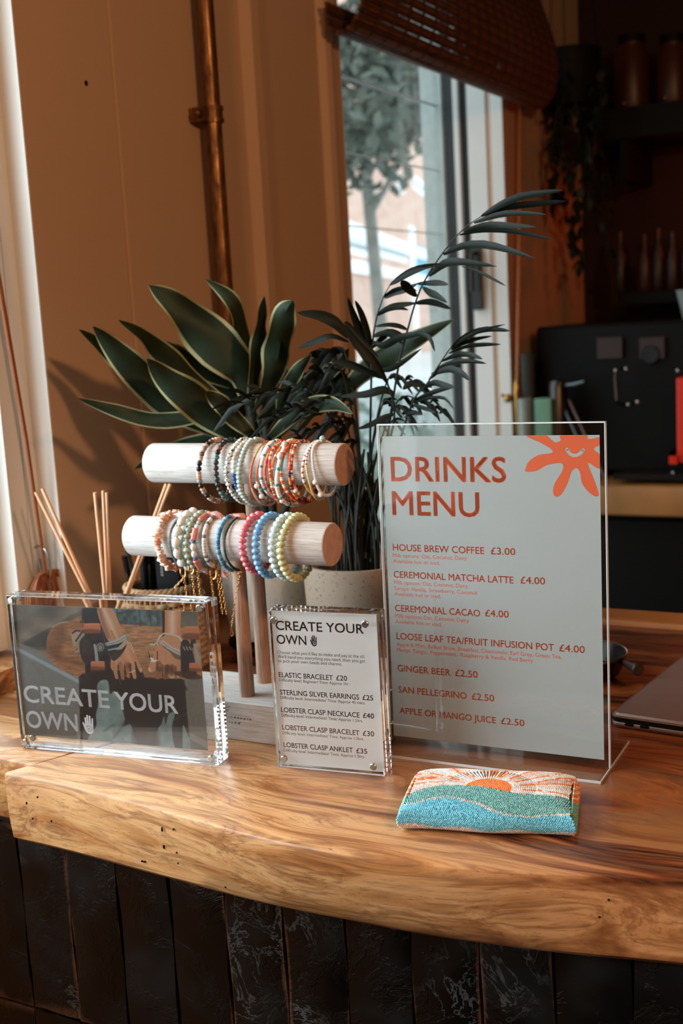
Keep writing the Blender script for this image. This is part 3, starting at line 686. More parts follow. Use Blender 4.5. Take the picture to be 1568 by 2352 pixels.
SL = [('CREATE YOUR', 4.8, 93, 133.4, 9.0, .028), ('OWN', 4.8, 35.3, 119.9, 9.0, .028),
 ("Choose what you'd like to make and pay at the till.", 4.6, 93, 110.3, 3.0, .004), ("We'll hand you everything you need, then you get", 4.6, 92.8, 106.0, 3.0, .004), ('to pick your own beads and charms.', 4.7, 69.7, 101.9, 3.0, .004),
 ('ELASTIC BRACELET', 4.7, 59.8, 87.2, 4.9, .03), ('£20', 63.2, 74.1, 87.4, 4.9, .03), ('Difficulty level: Beginner/ Time: Approx 1hr.', 4.7, 75.9, 83.2, 2.8, .004),
 ('STERLING SILVER EARRINGS', 4.7, 84.9, 70, 4.9, .03), ('£25', 88.3, 98.8, 70, 4.9, .03), ('Difficulty level: Intermediate/ Time: Approx 45 mins', 4.7, 90.1, 65.8, 2.8, .004),
 ('LOBSTER CLASP NECKLACE', 4.7, 84.4, 52.6, 4.9, .03), ('£40', 87.8, 98.7, 52.6, 4.9, .03), ('Difficulty level: Intermediate/ Time: Approx 1.5hrs', 4.7, 86.8, 48.3, 2.8, .004),
 ('LOBSTER CLASP BRACELET', 4.7, 83.4, 35.2, 4.9, .03), ('£30', 86.7, 97.9, 35.3, 4.9, .03), ('Difficulty level: Intermediate/ Time: Approx 1.5hrs', 4.8, 86.8, 30.7, 2.8, .004),
 ('LOBSTER CLASP ANKLET', 4.9, 75.8, 17.7, 4.9, .03), ('£35', 79.2, 90.1, 17.7, 4.9, .03), ('Difficulty level: Intermediate/ Time: Approx 1.5hrs', 4.8, 86.9, 13.3, 2.8, .004)]
print_lines(SL, 'lettering', M['ink_black'], sp, T_S, .01158)
hand_emblem(38.8, 119, 11, M['ink_black'], M['paper'], sp, T_S, .01158)
magnets(small, T_S, [(.0065, .1445), (.0975, .1445), (.0075, .0085), (.098, .0085)], .0235)

T_P = Matrix.Translation(P(-.8716, .8696, .0004)) @ Matrix.Rotation(.1301, 4, 'Z')
photo = block_frame('photo_frame', T_P, .2270, .1619, .0245, 'wide clear block frame with a photograph of tanned hands holding a skateboard', 'photo frame', None)
magnets(photo, T_P, [(.0055, .1565), (.2200, .1565), (.0055, .0065), (.2200, .0065)], .0245)
# the printed photograph: a fine mesh whose vertices carry the print's colours
GW, GH = 500, 324
src = [(75, 195), (1325, 255), (1378, 1185), (150, 1065)]      # crop coordinates of the print's corners TL TR BR BL
A_ = []; B_ = []
for (u, v), (x, y) in zip([(0, 0), (1, 0), (1, 1), (0, 1)], src):
    A_ += [[u, v, 1, 0, 0, 0, -u*x, -v*x], [0, 0, 0, u, v, 1, -u*y, -v*y]]; B_ += [x, y]
hm = np.append(np.linalg.solve(np.array(A_, float), np.array(B_, float)), 1)
uu, vv = np.meshgrid(np.linspace(0, 1, GW), np.linspace(0, 1, GH)); den = hm[6]*uu+hm[7]*vv+1
DX = (hm[0]*uu+hm[1]*vv+hm[2])/den; DY = (hm[3]*uu+hm[4]*vv+hm[5])/den
IMG = np.zeros((GH, GW, 3)); IMG[:] = (.30, .28, .24)
def vnoise(fx, fy, seed, oct=3):
    out = np.zeros_like(DX); amp = 1; tot = 0
    for o in range(oct):
        r = np.random.default_rng(seed+o); G = r.random((64, 64)); x = DX*fx*2**o; y = DY*fy*2**o; xi = np.floor(x).astype(int); yi = np.floor(y).astype(int); tx = x-xi; ty = y-yi; tx = tx*tx*(3-2*tx); ty = ty*ty*(3-2*ty)
        g = lambda a, b: G[b % 64, a % 64]
        out += amp*((g(xi, yi)*(1-tx)+g(xi+1, yi)*tx)*(1-ty)+(g(xi, yi+1)*(1-tx)+g(xi+1, yi+1)*tx)*ty); tot += amp; amp *= .5
    return out/tot
def blend(a, col):
    a = np.clip(a, 0, 1)[..., None]; c = col if isinstance(col, np.ndarray) else np.array(col)/255.; IMG[:] = IMG*(1-a)+c*a
def segd(p, q):
    dx, dy = q[0]-p[0], q[1]-p[1]; L = dx*dx+dy*dy+1e-9; t = np.clip(((DX-p[0])*dx+(DY-p[1])*dy)/L, 0, 1); return np.hypot(DX-p[0]-t*dx, DY-p[1]-t*dy), t
def poly(pts, col, soft=3, alpha=1, curve=True):
    if curve: pts = [tuple(v) for v in smooth_raw(pts)]
    ins = np.zeros(DX.shape, bool); dm = np.full(DX.shape, 1e9); n = len(pts)
    for i in range(n):
        (x0, y0), (x1, y1) = pts[i], pts[(i+1) % n]; c = ((y0 > DY) != (y1 > DY)); ins ^= c & (DX < (x1-x0)*(DY-y0)/((y1-y0) if y1 != y0 else 1e-9)+x0); dm = np.minimum(dm, segd((x0, y0), (x1, y1))[0])
    sd = np.where(ins, dm, -dm); a = np.clip(sd/soft+.5, 0, 1)*alpha; blend(a, col); return a
def smooth_raw(pts, n=3):
    out = []; N_ = len(pts); Q = [np.array(p, float) for p in pts]
    for i in range(N_):
        p0, p1, p2, p3 = Q[i-1], Q[i], Q[(i+1) % N_], Q[(i+2) % N_]
        for k in range(n): t = k/n; out.append(.5*((2*p1)+(p2-p0)*t+(2*p0-5*p1+4*p2-p3)*t*t+(3*p1-p0-3*p2+p3)*t**3))
    return out
def stroke(pts, w, col, soft=3, alpha=1):
    dm = np.full(DX.shape, 1e9); n = len(pts)-1
    for i in range(n):
        d, t = segd(pts[i], pts[i+1]); ww = w if not isinstance(w, (list, tuple)) else w[i]+(w[i+1]-w[i])*t; dm = np.minimum(dm, d-ww/2)
    a = np.clip(-dm/soft+.5, 0, 1)*alpha; blend(a, col)
def ell(cx, cy, rx, ry, col, soft=8, alpha=1):
    d = np.hypot((DX-cx)/rx, (DY-cy)/ry); blend(np.clip((1-d)*min(rx, ry)/soft+.5, 0, 1)*alpha, col)
def shade(c, nz, k): return np.clip(np.array(c)/255.*(1+k*(nz[..., None]-.5)), 0, 1)
n1 = vnoise(.012, .012, 3); n2 = vnoise(.06, .06, 9); n3 = vnoise(.02, .10, 21)
IMG[:] = shade((84, 80, 68), n1, .8); ell(330, 260, 70, 60, (40, 40, 33), 60, .7); ell(280, 420, 80, 60, (38, 40, 34), 50, .8); ell(200, 290, 80, 50, (95, 80, 62), 60, .5); ell(180, 460, 60, 30, (45, 45, 36), 30, .8)
poly([(0, 440), (95, 430), (130, 455), (240, 500), (330, 535), (560, 640), (1500, 700), (1500, 1300), (0, 1300)], shade((112, 112, 105), n2, .10), 10, 1, False)
blend(np.clip((DY-900)/500, 0, .6), (84, 74, 62)); ell(300, 520, 40, 18, (150, 112, 80), 20, .6)
stroke([(60, 465), (100, 490), (540, 728)], 24, (142, 150, 152), 9); stroke([(1240, 1075), (1400, 1165)], 40, (128, 128, 120), 12)
ell(530, 300, 45, 22, (140, 100, 66), 20, .7)
blk = shade((22, 25, 23), n2, .3)
poly([(545, 222), (650, 224), (700, 330), (1180, 330), (1215, 500), (1240, 900), (1262, 1200), (522, 1200), (516, 700), (530, 560), (545, 330)], blk, 4, 1, False)
bd = shade((150, 98, 60), n3, .55)*(.85+.3*n1[..., None])
poly([(545, 308), (470, 308), (400, 318), (345, 350), (312, 410), (303, 470), (318, 560), (365, 610), (430, 648), (540, 664)], bd, 3)
poly([(545, 306), (560, 306), (560, 664), (540, 664), (520, 662), (520, 306)], bd, 3, 1, False)
poly([(350, 350), (430, 330), (425, 430), (380, 560), (330, 540), (305, 460)], (92, 60, 40), 40, .55); stroke([(345, 345), (400, 320), (445, 316)], 12, (150, 128, 106), 6); stroke([(380, 550), (540, 600)], 30, (90, 55, 35), 30, .5)
pl = shade((158, 112, 76), n3, .6)
poly([(760, 330), (1086, 351), (1345, 366), (1345, 715), (1160, 705), (960, 690), (935, 620), (860, 500), (780, 420)], pl, 3, 1, False)
poly([(940, 560), (1090, 560), (1090, 700), (960, 690)], (120, 80, 52), 30, .5)
poly([(735, 222), (1092, 236), (1087, 352), (790, 332)], shade((76, 94, 94), vnoise(.03, .03, 40), 1.0), 3, 1, False)
for x in (780, 930, 1000, 1050): stroke([(x, 240), (x+8, 345)], 9, (36, 46, 48), 8, .7)
stroke([(790, 262), (860, 250), (900, 240)], 14, (40, 50, 52), 8, .7)
# truck and wheels, left
poly([(470, 385), (540, 370), (560, 420), (520, 440), (490, 480)], (168, 146, 124), 8, .8)
for p in (((480, 390), (500, 375), (530, 376)), ((500, 445), (545, 382), (560, 388)), ((505, 505), (535, 470))): stroke(p, 12, (34, 32, 28), 4)
stroke([(482, 482), (505, 455), (560, 400)], 8, (112, 146, 146), 4); stroke([(500, 515), (530, 500)], 16, (112, 146, 146), 6); poly([(505, 475), (530, 455), (540, 485), (515, 500)], (176, 108, 66), 4)
poly([(530, 440), (570, 400), (610, 390), (690, 420), (700, 560), (660, 600), (600, 600), (545, 580), (525, 500)], (27, 25, 23), 5); poly([(545, 470), (600, 460), (615, 590), (560, 590)], (46, 34, 30), 8)
def wheel(x0, y0, x1, y1, dark=True):
    poly([(x0+8, y0), (x1-8, y0), (x1, y0+12), (x1, y1-8), (x1-8, y1), (x0+8, y1), (x0, y1-12), (x0, y0+10)], (176, 102, 66), 4); poly([(x0, (y0+y1)/2+6), (x1, (y0+y1)/2+12), (x1, y1+2), (x0, y1+2)], (86, 46, 32), 14, .7); stroke([(x0+14, y0+8), (x1-14, y0+6)], 8, (200, 128, 92), 8, .7)
wheel(556, 326, 668, 392); stroke([(535, 316), (620, 318)], 12, (30, 26, 24), 4); wheel(598, 580, 692, 640)
stroke([(626, 472), (634, 510), (640, 572)], [16, 20, 24], (138, 140, 134), 5); ell(664, 486, 27, 30, (120, 116, 106), 4); ell(664, 488, 19, 21, (60, 56, 50), 3); ell(664, 490, 12, 13, (150, 146, 134), 3); ell(664, 490, 5, 6, (70, 66, 60), 3)
# left arm and hand
sk = (178, 124, 88)
poly([(648, 222), (738, 222), (785, 300), (818, 400), (838, 440), (760, 470), (715, 440), (690, 380), (668, 320)], sk, 4); stroke([(690, 230), (735, 330), (775, 440)], [30, 34, 20], (205, 172, 150), 24, .75); stroke([(662, 230), (690, 340), (720, 420)], 22, (120, 74, 50), 18, .6); stroke([(742, 380), (765, 430)], 12, (140, 92, 64), 10, .7)
poly([(736, 560), (770, 500), (835, 450), (868, 480), (890, 530), (900, 590), (890, 640), (830, 640), (740, 640)], (186, 130, 94), 5)
for p, w_, c_ in ((((882, 520), (905, 580), (934, 648)), [26, 26, 20], (180, 120, 84)), (((868, 580), (882, 640), (893, 690)), [34, 30, 24], (186, 126, 88)), (((836, 600), (846, 650), (852, 686)), [30, 26, 22], (150, 96, 64)), (((796, 600), (808, 650), (812, 705)), [32, 28, 24], (150, 96, 64)), (((752, 600), (760, 640), (772, 690)), [30, 28, 24], (168, 110, 76))): stroke(p, w_, c_, 5)
for p in (((862, 600), (868, 680)), ((826, 610), (832, 690)), ((782, 610), (786, 690)), ((898, 590), (918, 680))): stroke(p, 9, (38, 24, 18), 7, .9)
ell(855, 612, 16, 20, (60, 38, 26), 14, .6); ell(935, 640, 8, 14, (206, 160, 130), 8, .8); stroke([(800, 540), (840, 600)], 30, (160, 106, 74), 26, .5); stroke([(830, 500), (872, 590)], 16, (204, 150, 112), 16, .5)
poly([(720, 512), (800, 505), (842, 470), (812, 530), (750, 580)], (30, 26, 24), 6)
for p, w_, c_ in ((((706, 466), (770, 452), (836, 414)), 20, (118, 130, 128)), (((708, 460), (770, 446), (834, 410)), 6, (176, 182, 176)), (((712, 476), (775, 462), (838, 424)), 6, (160, 170, 164)), (((722, 506), (790, 492), (838, 440)), 10, (124, 158, 158)), (((838, 445), (872, 470), (890, 525)), 5, (178, 172, 158))): stroke(p, w_, c_, 3)
stroke([(860, 656), (880, 654), (897, 644)], 6, (196, 190, 180), 3); stroke([(830, 678), (842, 684), (852, 676)], 4, (176, 158, 132), 3)
# right arm and hand
poly([(1085, 240), (1108, 242), (1105, 410), (1085, 430)], (22, 20, 18), 4, 1, False)
poly([(1103, 244), (1213, 250), (1209, 330), (1210, 420), (1098, 420), (1103, 330)], (182, 118, 74), 4, 1, False); stroke([(1154, 250), (1152, 390)], 44, (206, 180, 162), 36, .8)
poly([(1098, 412), (1206, 416), (1212, 470), (1206, 560), (1202, 690), (1176, 694), (1060, 660), (1044, 600), (1052, 540), (1030, 640), (1004, 660), (984, 640), (1000, 590), (1022, 545), (1056, 470)], (182, 126, 90), 4)
for p, w_, c_ in ((((1060, 600), (1064, 650), (1046, 690)), 34, (140, 86, 58)), (((1110, 620), (1108, 650), (1100, 694)), 30, (120, 72, 48)), (((1150, 620), (1150, 690)), 30, (150, 96, 66)), (((1190, 600), (1192, 690)), 28, (178, 120, 84))): stroke(p, w_, c_, 6)
ell(1128, 640, 34, 30, (70, 48, 36), 26, .75); ell(1060, 640, 18, 16, (70, 46, 34), 14, .6); ell(994, 640, 9, 13, (212, 168, 140), 5)
for p in (((1084, 610), (1080, 690)), ((1172, 620), (1170, 690)), ((1048, 520), (1044, 640))): stroke(p, 7, (46, 28, 20), 6, .8)
poly([(1100, 480), (1212, 560), (1195, 575), (1160, 560), (1130, 520), (1085, 485)], (84, 70, 62), 8, .8)
for p, w_, c_ in ((((1002, 470), (1024, 474), (1045, 462), (1068, 415), (1096, 398), (1150, 406), (1196, 422), (1217, 452)), 10, (178, 174, 162)), (((1052, 482), (1048, 455), (1075, 415)), 5, (184, 180, 168)), (((1064, 452), (1110, 490), (1180, 534), (1206, 540), (1212, 526), (1200, 516), (1150, 496), (1084, 446)), 9, (156, 176, 184)), (((1106, 480), (1106, 600)), 3, (120, 124, 124))): stroke(p, w_, c_, 3)
poly([(1080, 712), (1000, 700), (940, 704), (850, 710), (740, 700), (735, 640), (730, 780), (1250, 780), (1205, 700)], blk, 10, .9, False)
stroke([(1132, 690), (1146, 696), (1160, 686)], 6, (206, 200, 190), 3); stroke([(1004, 562), (1024, 584)], 12, (204, 210, 210), 5); stroke([(1006, 584), (1044, 580)], 9, (204, 210, 210), 5)
poly([(985, 510), (1002, 560), (996, 560)], (30, 24, 20), 3)
# right truck
poly([(1210, 460), (1260, 450), (1290, 540), (1310, 640), (1300, 700), (1215, 690), (1206, 600)], (26, 27, 26), 6); stroke([(1296, 430), (1290, 480)], 34, (22, 20, 20), 5)
wheel(1230, 352, 1345, 438); stroke([(1300, 475), (1312, 530), (1320, 598)], [18, 24, 30], (140, 138, 130), 5); wheel(1262, 598, 1350, 655)
for x in (1226, 1246, 1266): stroke([(x, 490), (x+8, 510)], 8, (150, 146, 136), 4)
poly([(1250, 700), (1345, 712), (1345, 1000), (1250, 1000)], shade((110, 104, 92), n2, .15), 5, 1, False); poly([(1150, 660), (1260, 655), (1345, 690), (1330, 708), (1240, 704)], (60, 40, 30), 8, .8)
# jeans below
D4 = lambda L: [(116.2+.8519*a, 638.9+.8519*b) for a, b in L]; jn = shade((112, 130, 128), vnoise(.02, .02, 55), .35)
poly(D4([(612, 130), (640, 85), (690, 78), (705, 110), (715, 190), (750, 165), (790, 240), (815, 330), (828, 395), (812, 445), (870, 425), (890, 500), (902, 600), (560, 600), (545, 510), (600, 440), (598, 350), (620, 260)]), jn, 6)
stroke(D4([(660, 480), (740, 430)]), 14, (66, 78, 78), 12, .6); stroke(D4([(740, 530), (800, 450), (830, 400)]), 16, (60, 72, 72), 14, .6)
poly(D4([(1080, 490), (1120, 420), (1137, 365), (1150, 435), (1175, 350), (1225, 345), (1200, 450), (1205, 560), (1218, 640), (1080, 640)]), jn, 6); poly(D4([(1285, 445), (1310, 480), (1342, 570), (1338, 650), (1285, 650)]), jn, 5)
poly(D4([(900, 460), (1080, 470), (1080, 620), (905, 610)]), (56, 42, 32), 30, .7)
stroke([(655, 240), (700, 470), (800, 740)], 2.5, (150, 150, 146), 2, .6); stroke([(1050, 1030), (1250, 930)], 2.5, (120, 120, 112), 2, .5)  # thin pale lines on the acrylic front, painted into the print
IMG[:] = IMG+.012*(rng.random(IMG.shape)-.5); IMG[:] = np.clip(IMG, 0, 1)
PW0, PW1, PH0, PH1 = .0012, .2136, .0118, .1508
lx = PW0+(PW1-PW0)*uu; lz = PH1-(PH1-PH0)*vv; Tm = np.array(T_P)
co = np.stack([lx.ravel(), np.full(lx.size, .0119), lz.ravel(), np.ones(lx.size)], 0); co = (Tm@co)[:3].T
me = bpy.data.meshes.new('photo_print'); nv = GW*GH; me.vertices.add(nv); me.vertices.foreach_set('co', co.astype(np.float32).ravel())
ii, jj = np.meshgrid(np.arange(GH-1), np.arange(GW-1), indexing='ij'); a = (ii*GW+jj).ravel(); quads = np.stack([a, a+GW, a+GW+1, a+1], 1)
me.loops.add(quads.size); me.loops.foreach_set('vertex_index', quads.ravel().astype(np.int32)); me.polygons.add(len(quads)); me.polygons.foreach_set('loop_start', (np.arange(len(quads))*4).astype(np.int32)); me.update(calc_edges=True)
def set_cols(me, cols):
    ca = me.color_attributes.new('Col', 'FLOAT_COLOR', 'POINT'); c4 = np.ones((len(cols), 4), np.float32); c = np.clip(cols, 0, 1); c4[:, :3] = np.where(c <= .04045, c/12.92, ((c+.055)/1.055)**2.4); ca.data.foreach_set('color', c4.ravel())
set_cols(me, IMG.reshape(-1, 3))
def attr_mat(name, rough, **kw):
    s = N(name); at_ = s.n('ShaderNodeVertexColor', layer_name='Col'); s.set(Base_Color=at_.outputs[0], Roughness=rough, **kw); return s.m
M['print'] = attr_mat('photo_print_ink', .5); me.materials.append(M['print'])
pp = obj('photo_print', me, photo)
mb = MB(); mb.box((PW0, .0121, PH0), (PW1, .0123, PH1), T_P); mb.build('print_back', M['paper'], photo, smooth=False)
print_lines([('CREATE', 4.5, 106.5, 47.5, 18.2, .035), ('YOUR', 113, 184, 47.0, 18.2, .035), ('OWN', 4.5, 67, 20.2, 18.2, .035)], 'lettering', M['ink_white'], pp, T_P, .0117)
hand_emblem(72.5, 18.6, 20.2, M['ink_white'], simple('print_dark', '2a2c2a', .6), pp, T_P, .0117)

# ------------------------------------------------------------------ bracelet stand
HB = .0408; RY1, RY2 = .990, 1.036; RZ1, RZ2 = .2045, .2765; RR = .0213
stand = empty('bracelet_stand', P(-.68, 1.01, 0), 'whitewashed wooden bracelet stand with two thick horizontal rods on posts', 'stand')
mb = MB(); mb.bbox((-.805, .967, .0002+CT), (-.532, 1.057, HB+CT), .0016); sb = mb.build('base', M['white_wood'], stand)
for nm, yy, zz in (('rod', RY1, RZ1), ('rod', RY2, RZ2)):
    mb = MB(); Mx = Matrix.Rotation(PI/2, 4, 'Y'); x0, x1 = -.7985, -.5565
    if yy == RY2: x0, x1 = -.800, -.5635
    L = x1-x0; mb.lathe([(RR-.0012, 0), (RR, .0012), (RR, L-.0012), (RR-.0008, L-.0002)], (x0, yy, zz+CT), 64, Mx); rd = mb.build(nm, M['white_wood'], stand)
    mb = MB(); mb.lathe([(.0002, L+.0001), (RR-.0009, L+.0001), (RR-.0009, L-.0004), (.0002, L-.0004)], (x0, yy, zz+CT), 64, Mx); e = mb.build('rod_end', M['brown_end'], rd); e['label'] = 'brownish end of the rod'
for yy, zz, xx in ((RY1, RZ1-RR+.003, -.668), (RY2, RZ2-RR+.003, -.676)):
    mb = MB(); mb.tube([P(xx, yy, HB-.001), P(xx+.0004, yy, .12), P(xx, yy, zz)], [.0078, .0075, .0073], 20); p_ = mb.build('post', M['post_wood'], stand); p_['label'] = 'round post with brown wood showing through'
T_T = Matrix.Translation(P(0, .9668, 0))
tl_ = []
def rx_(px, py): q = at(px, py, .967); return q.x*1000, (q.z-CT)*1000
xa, za = rx_(517, 1645); xb, zb_ = rx_(577, 1650); xc, zc_ = rx_(514, 1657); xd, zd_ = rx_(552, 1660)
mono = [('P i n e a p p l e', xa, xb, za-.6, 2.3, .04), ('I s l a n d', xc-.5, xd, zc_-.6, 2.3, .04)]
print_lines(mono, 'stamped_lettering', M['ink_black'], sb, T_T, -.00004, .22)
mb = MB()
def spx(pts): return [rx_(*p) for p in pts]
for pts, w_ in (([(512, 1634), (514, 1624), (521, 1617)], .7), ([(512, 1630), (518, 1624), (528, 1623)], .7), ([(512, 1632), (517, 1629), (526, 1631)], .6), ([(512, 1628), (516, 1631), (524, 1634)], .6), ([(511, 1631), (508, 1624), (502, 1621)], .6), ([(511, 1631), (505, 1628), (499, 1630)], .6),
               ([(476, 1648), (481, 1652), (486, 1648)], .35), ([(476, 1652), (481, 1656), (486, 1652)], .35), ([(476, 1656), (482, 1659), (487, 1655)], .35), ([(487, 1676), (485, 1687)], .4), ([(515, 1663), (518, 1665)], .4), ([(514, 1668), (518, 1669)], .4), ([(511, 1632), (508, 1648), (504, 1664), (506, 1680)], .6)):
    stroke2d(mb, spx(pts), w_, T_T, -.00004)
mb.build('stamped_palm', M['ink_black'], sb, smooth=False)

# ------------------------------------------------------------------ bracelets
def np_tpl(mb): return np.array(mb.v), mb.f
def scatter(name, items, mat, parent=None, label=None):
    """items: list of (template key, 4x4 matrix, srgb colour)"""
    V = []; F = []; C = []; o = 0
    for key, Mx, c in items:
        v, f = TPL[key]; m = np.array(Mx); V.append(v@m[:3, :3].T+m[:3, 3]); F.extend([tuple(i+o for i in q) for q in f]); C.append(np.tile(c, (len(v), 1))); o += len(v)
    me = bpy.data.meshes.new(name); me.from_pydata(np.concatenate(V).tolist(), [], F); set_cols(me, np.concatenate(C)); me.materials.append(mat); me.shade_smooth(); me.update(); return obj(name, me, parent)
TPL = {}
TPL['ball'] = np_tpl(MB().ball((0, 0, 0), 1, 8, 6)); TPL['lo'] = np_tpl(MB().ball((0, 0, 0), (1, 1, .85), 7, 5))
TPL['cyl'] = np_tpl(MB().lathe([(.3, -1), (.85, -1), (1, -.7), (1, .7), (.85, 1), (.3, 1)], n=8))
def torus_mb(a, b, nu=12, nv=6, stretch=1.5):
    mb = MB(); mb.tube([(a*math.cos(2*PI*k/nu), 0, a*stretch*math.sin(2*PI*k/nu)) for k in range(nu)], b, nv, closed=True); return mb
TPL['link'] = np_tpl(torus_mb(1, .38, 9, 5, 1.5))
M['seed'] = attr_mat('seed_bead_glass', .22)
M['chain'] = M['gold']
def rgb(h): return np.array([int(h[i:i+2], 16)/255 for i in (0, 2, 4)])
BM = {}
def bead_mesh(shape, colr, variant=0):
    k = (shape, colr, variant)
    if k in BM: return BM[k]
    mk = 'bead_'+colr
    if mk not in M:
        s = N('bead_'+colr); c = lin(colr)
        if colr in SPOT: 
            oi = s.n('ShaderNodeObjectInfo'); av = s.n('ShaderNodeVectorMath', operation='ADD'); s.l(s.coord((1, 1, 1)), av.inputs[0]); sv = s.n('ShaderNodeVectorMath', operation='SCALE'); s.l(oi.outputs['Location'], sv.inputs[0]); sv.inputs[3].default_value = 900; s.l(sv.outputs[0], av.inputs[1]); g = s.noise(av.outputs[0], 1.3, 3, .6); s.set(Base_Color=s.ramp(g, [(.53, c), (.57, lin(SPOT[colr]))]), Roughness=.25)
        elif colr in GLASSY: s.set(Base_Color=c, Roughness=.12, Subsurface_Weight=.35, Subsurface_Radius=(.006, .005, .004), Subsurface_Scale=.5, Coat_Weight=.5)
        else:
            g = s.noise(s.coord((1, 1, 1)), 1.5, 3); s.set(Base_Color=s.ramp(g, [(.3, tuple(q*.85 for q in c)), (.7, c)]), Roughness=.2)
        M[mk] = s.m
    r = random.Random(hash(k) % 9999 if False else sum(map(ord, shape+colr))+variant); mb = MB()
    if shape == 'round': mb.ball((0, 0, 0), (1, 1, .96), 14, 9)
    elif shape == 'rondelle': mb.ball((0, 0, 0), (1, 1, .72), 16, 9)
    elif shape == 'disc': mb.lathe([(.2, -.4), (.85, -.4), (1, -.28), (1, .28), (.85, .4), (.2, .4)], n=16)
    elif shape == 'tubebead': mb.lathe([(.3, -1), (.9, -1), (1, -.92), (1, .92), (.9, 1), (.3, 1)], n=16)
    elif shape == 'oval': mb.ball((0, 0, 0), (.85, .85, 1.15), 14, 9)
    else:   # chip / nugget
        mb.ball((0, 0, 0), 1, 10, 7); sc3 = (1.25, .8, .45) if shape == 'chip' else (.8, .75, 1.35)
        off = Vector((r.random()*9, r.random()*9, r.random()*9))
        mb.v = [tuple(Vector((v[0]*sc3[0], v[1]*sc3[1], v[2]*sc3[2]))*(1+.55*mnoise.noise(Vector(v)*1.1+off))) for v in mb.v]
    BM[k] = mb.mesh('bead', M[mk]); return BM[k]
SPOT = {'d9d3c8': '1c1a1a', '5e7f74': '1f2c2a'}
GLASSY = {'d4666c', '6d9fc8', 'bfcfcf', 'c4c192', 'a9b8b0', 'dfe3df'}
UPG, LOG = 'bracelets on the upper rod', 'bracelets on the lower rod'
def ring_frame(px, which, R, yaw=0, lean=0, rad=.003, py=None):
    RY, RZ = (RY2, RZ2) if which == 'u' else (RY1, RZ1)
    cz = RZ+RR+rad+.0004-R
    q = at(px, (1070 if which == 'u' else 1245) if py is None else py, RY-R)
    return Vector((q.x, RY, cz+CT)), RR+rad+.0006, RZ+CT
def ring_pts(c, R, Ri, rz, yaw=0, lean=0, wob=.0, seed=0, n=180, flat=1.0):
    r = random.Random(seed); ph = [r.random()*6 for _ in range(4)]; pts = []
    for k in range(n):
        a = 2*PI*k/n; y = R*flat*math.sin(a); z = R*math.cos(a)
        # never inside the rod
        zz = c.z+z-rz; d = math.hypot(y, zz)
        if d < Ri: y *= Ri/d; z = rz-c.z+zz*Ri/d
        x = wob*(math.sin(a*2+ph[0])+.6*math.sin(a*3+ph[1]))+yaw*y+lean*(R-z)
        pts.append(Vector((c.x+x, c.y+y, c.z+z)))
    return pts
def walk(pts, steps):
    """positions at successive bead lengths along a closed loop -> (pos, tangent)"""
    P2 = pts+[pts[0]]; L = [0]
    for a, b in zip(P2, P2[1:]): L.append(L[-1]+(b-a).length)
    tot = L[-1]; out = []; s = 0; i = 0
    arr = np.array([list(p) for p in P2]); L = np.array(L); seq = []; acc = 0; k = 0
    while acc < tot*.985:
        st = steps(k)
        mid = acc+st/2
        if mid > tot: break
        q = Vector([np.interp(mid, L, arr[:, j]) for j in range(3)]); q2 = Vector([np.interp((mid+.0006) % tot, L, arr[:, j]) for j in range(3)])
        out.append((q, (q2-q).normalized(), k, mid/tot)); acc += st; k += 1
    return out
def align(pos, t, s, spin=0, sx=1):
    q = t.to_track_quat('Z', 'Y').to_matrix().to_4x4(); return Matrix.Translation(pos) @ q @ Matrix.Rotation(spin, 4, 'Z') @ Matrix.Diagonal((s*sx, s, s, 1))
def big_bracelet(px, which, R, pick, label, seed=0, yaw=0, lean=0, wob=.001, rad=.003, string='c9b9a4', flat=1.0):
    """pick(k, frac, rnd) -> (shape, colour, radius, length)"""
    c, Ri, rz = ring_frame(px, which, R, rad=rad); pts = ring_pts(c, R, Ri, rz, yaw, lean, wob, seed, flat=flat); rnd = random.Random(seed); memo = {}
    def g(k, fr=0):
        if k not in memo: memo[k] = pick(k, rnd)
        return memo[k]
    o = empty('bead_bracelet', c+Vector((0, 0, -R)), label, 'bracelet', UPG if which == 'u' else LOG)
    mb = MB(); mb.tube([pts[i] for i in range(0, len(pts), 4)], .0005, 5, closed=True); mb.build('elastic_cord', simple('cord_'+string, string, .6) if 'cord_'+string not in bpy.data.materials else bpy.data.materials['cord_'+string], o)
    for q, t, k, fr in walk(pts, lambda k: g(k)[3]):
        sh, cl, r, ln = g(k); b = obj('bead', bead_mesh(sh, cl, k % 3 if sh in ('chip', 'nugget') else 0)); b.matrix_world = align(q, t, r, rnd.random()*6.3)
        if sh == 'tubebead': b.matrix_world = align(q, t, r) @ Matrix.Diagonal((1, 1, ln/2/r*.96, 1))
        mw = b.matrix_world.copy(); b.parent = o; b.matrix_parent_inverse = o.matrix_basis.inverted(); b.matrix_basis = mw
    return o, pts
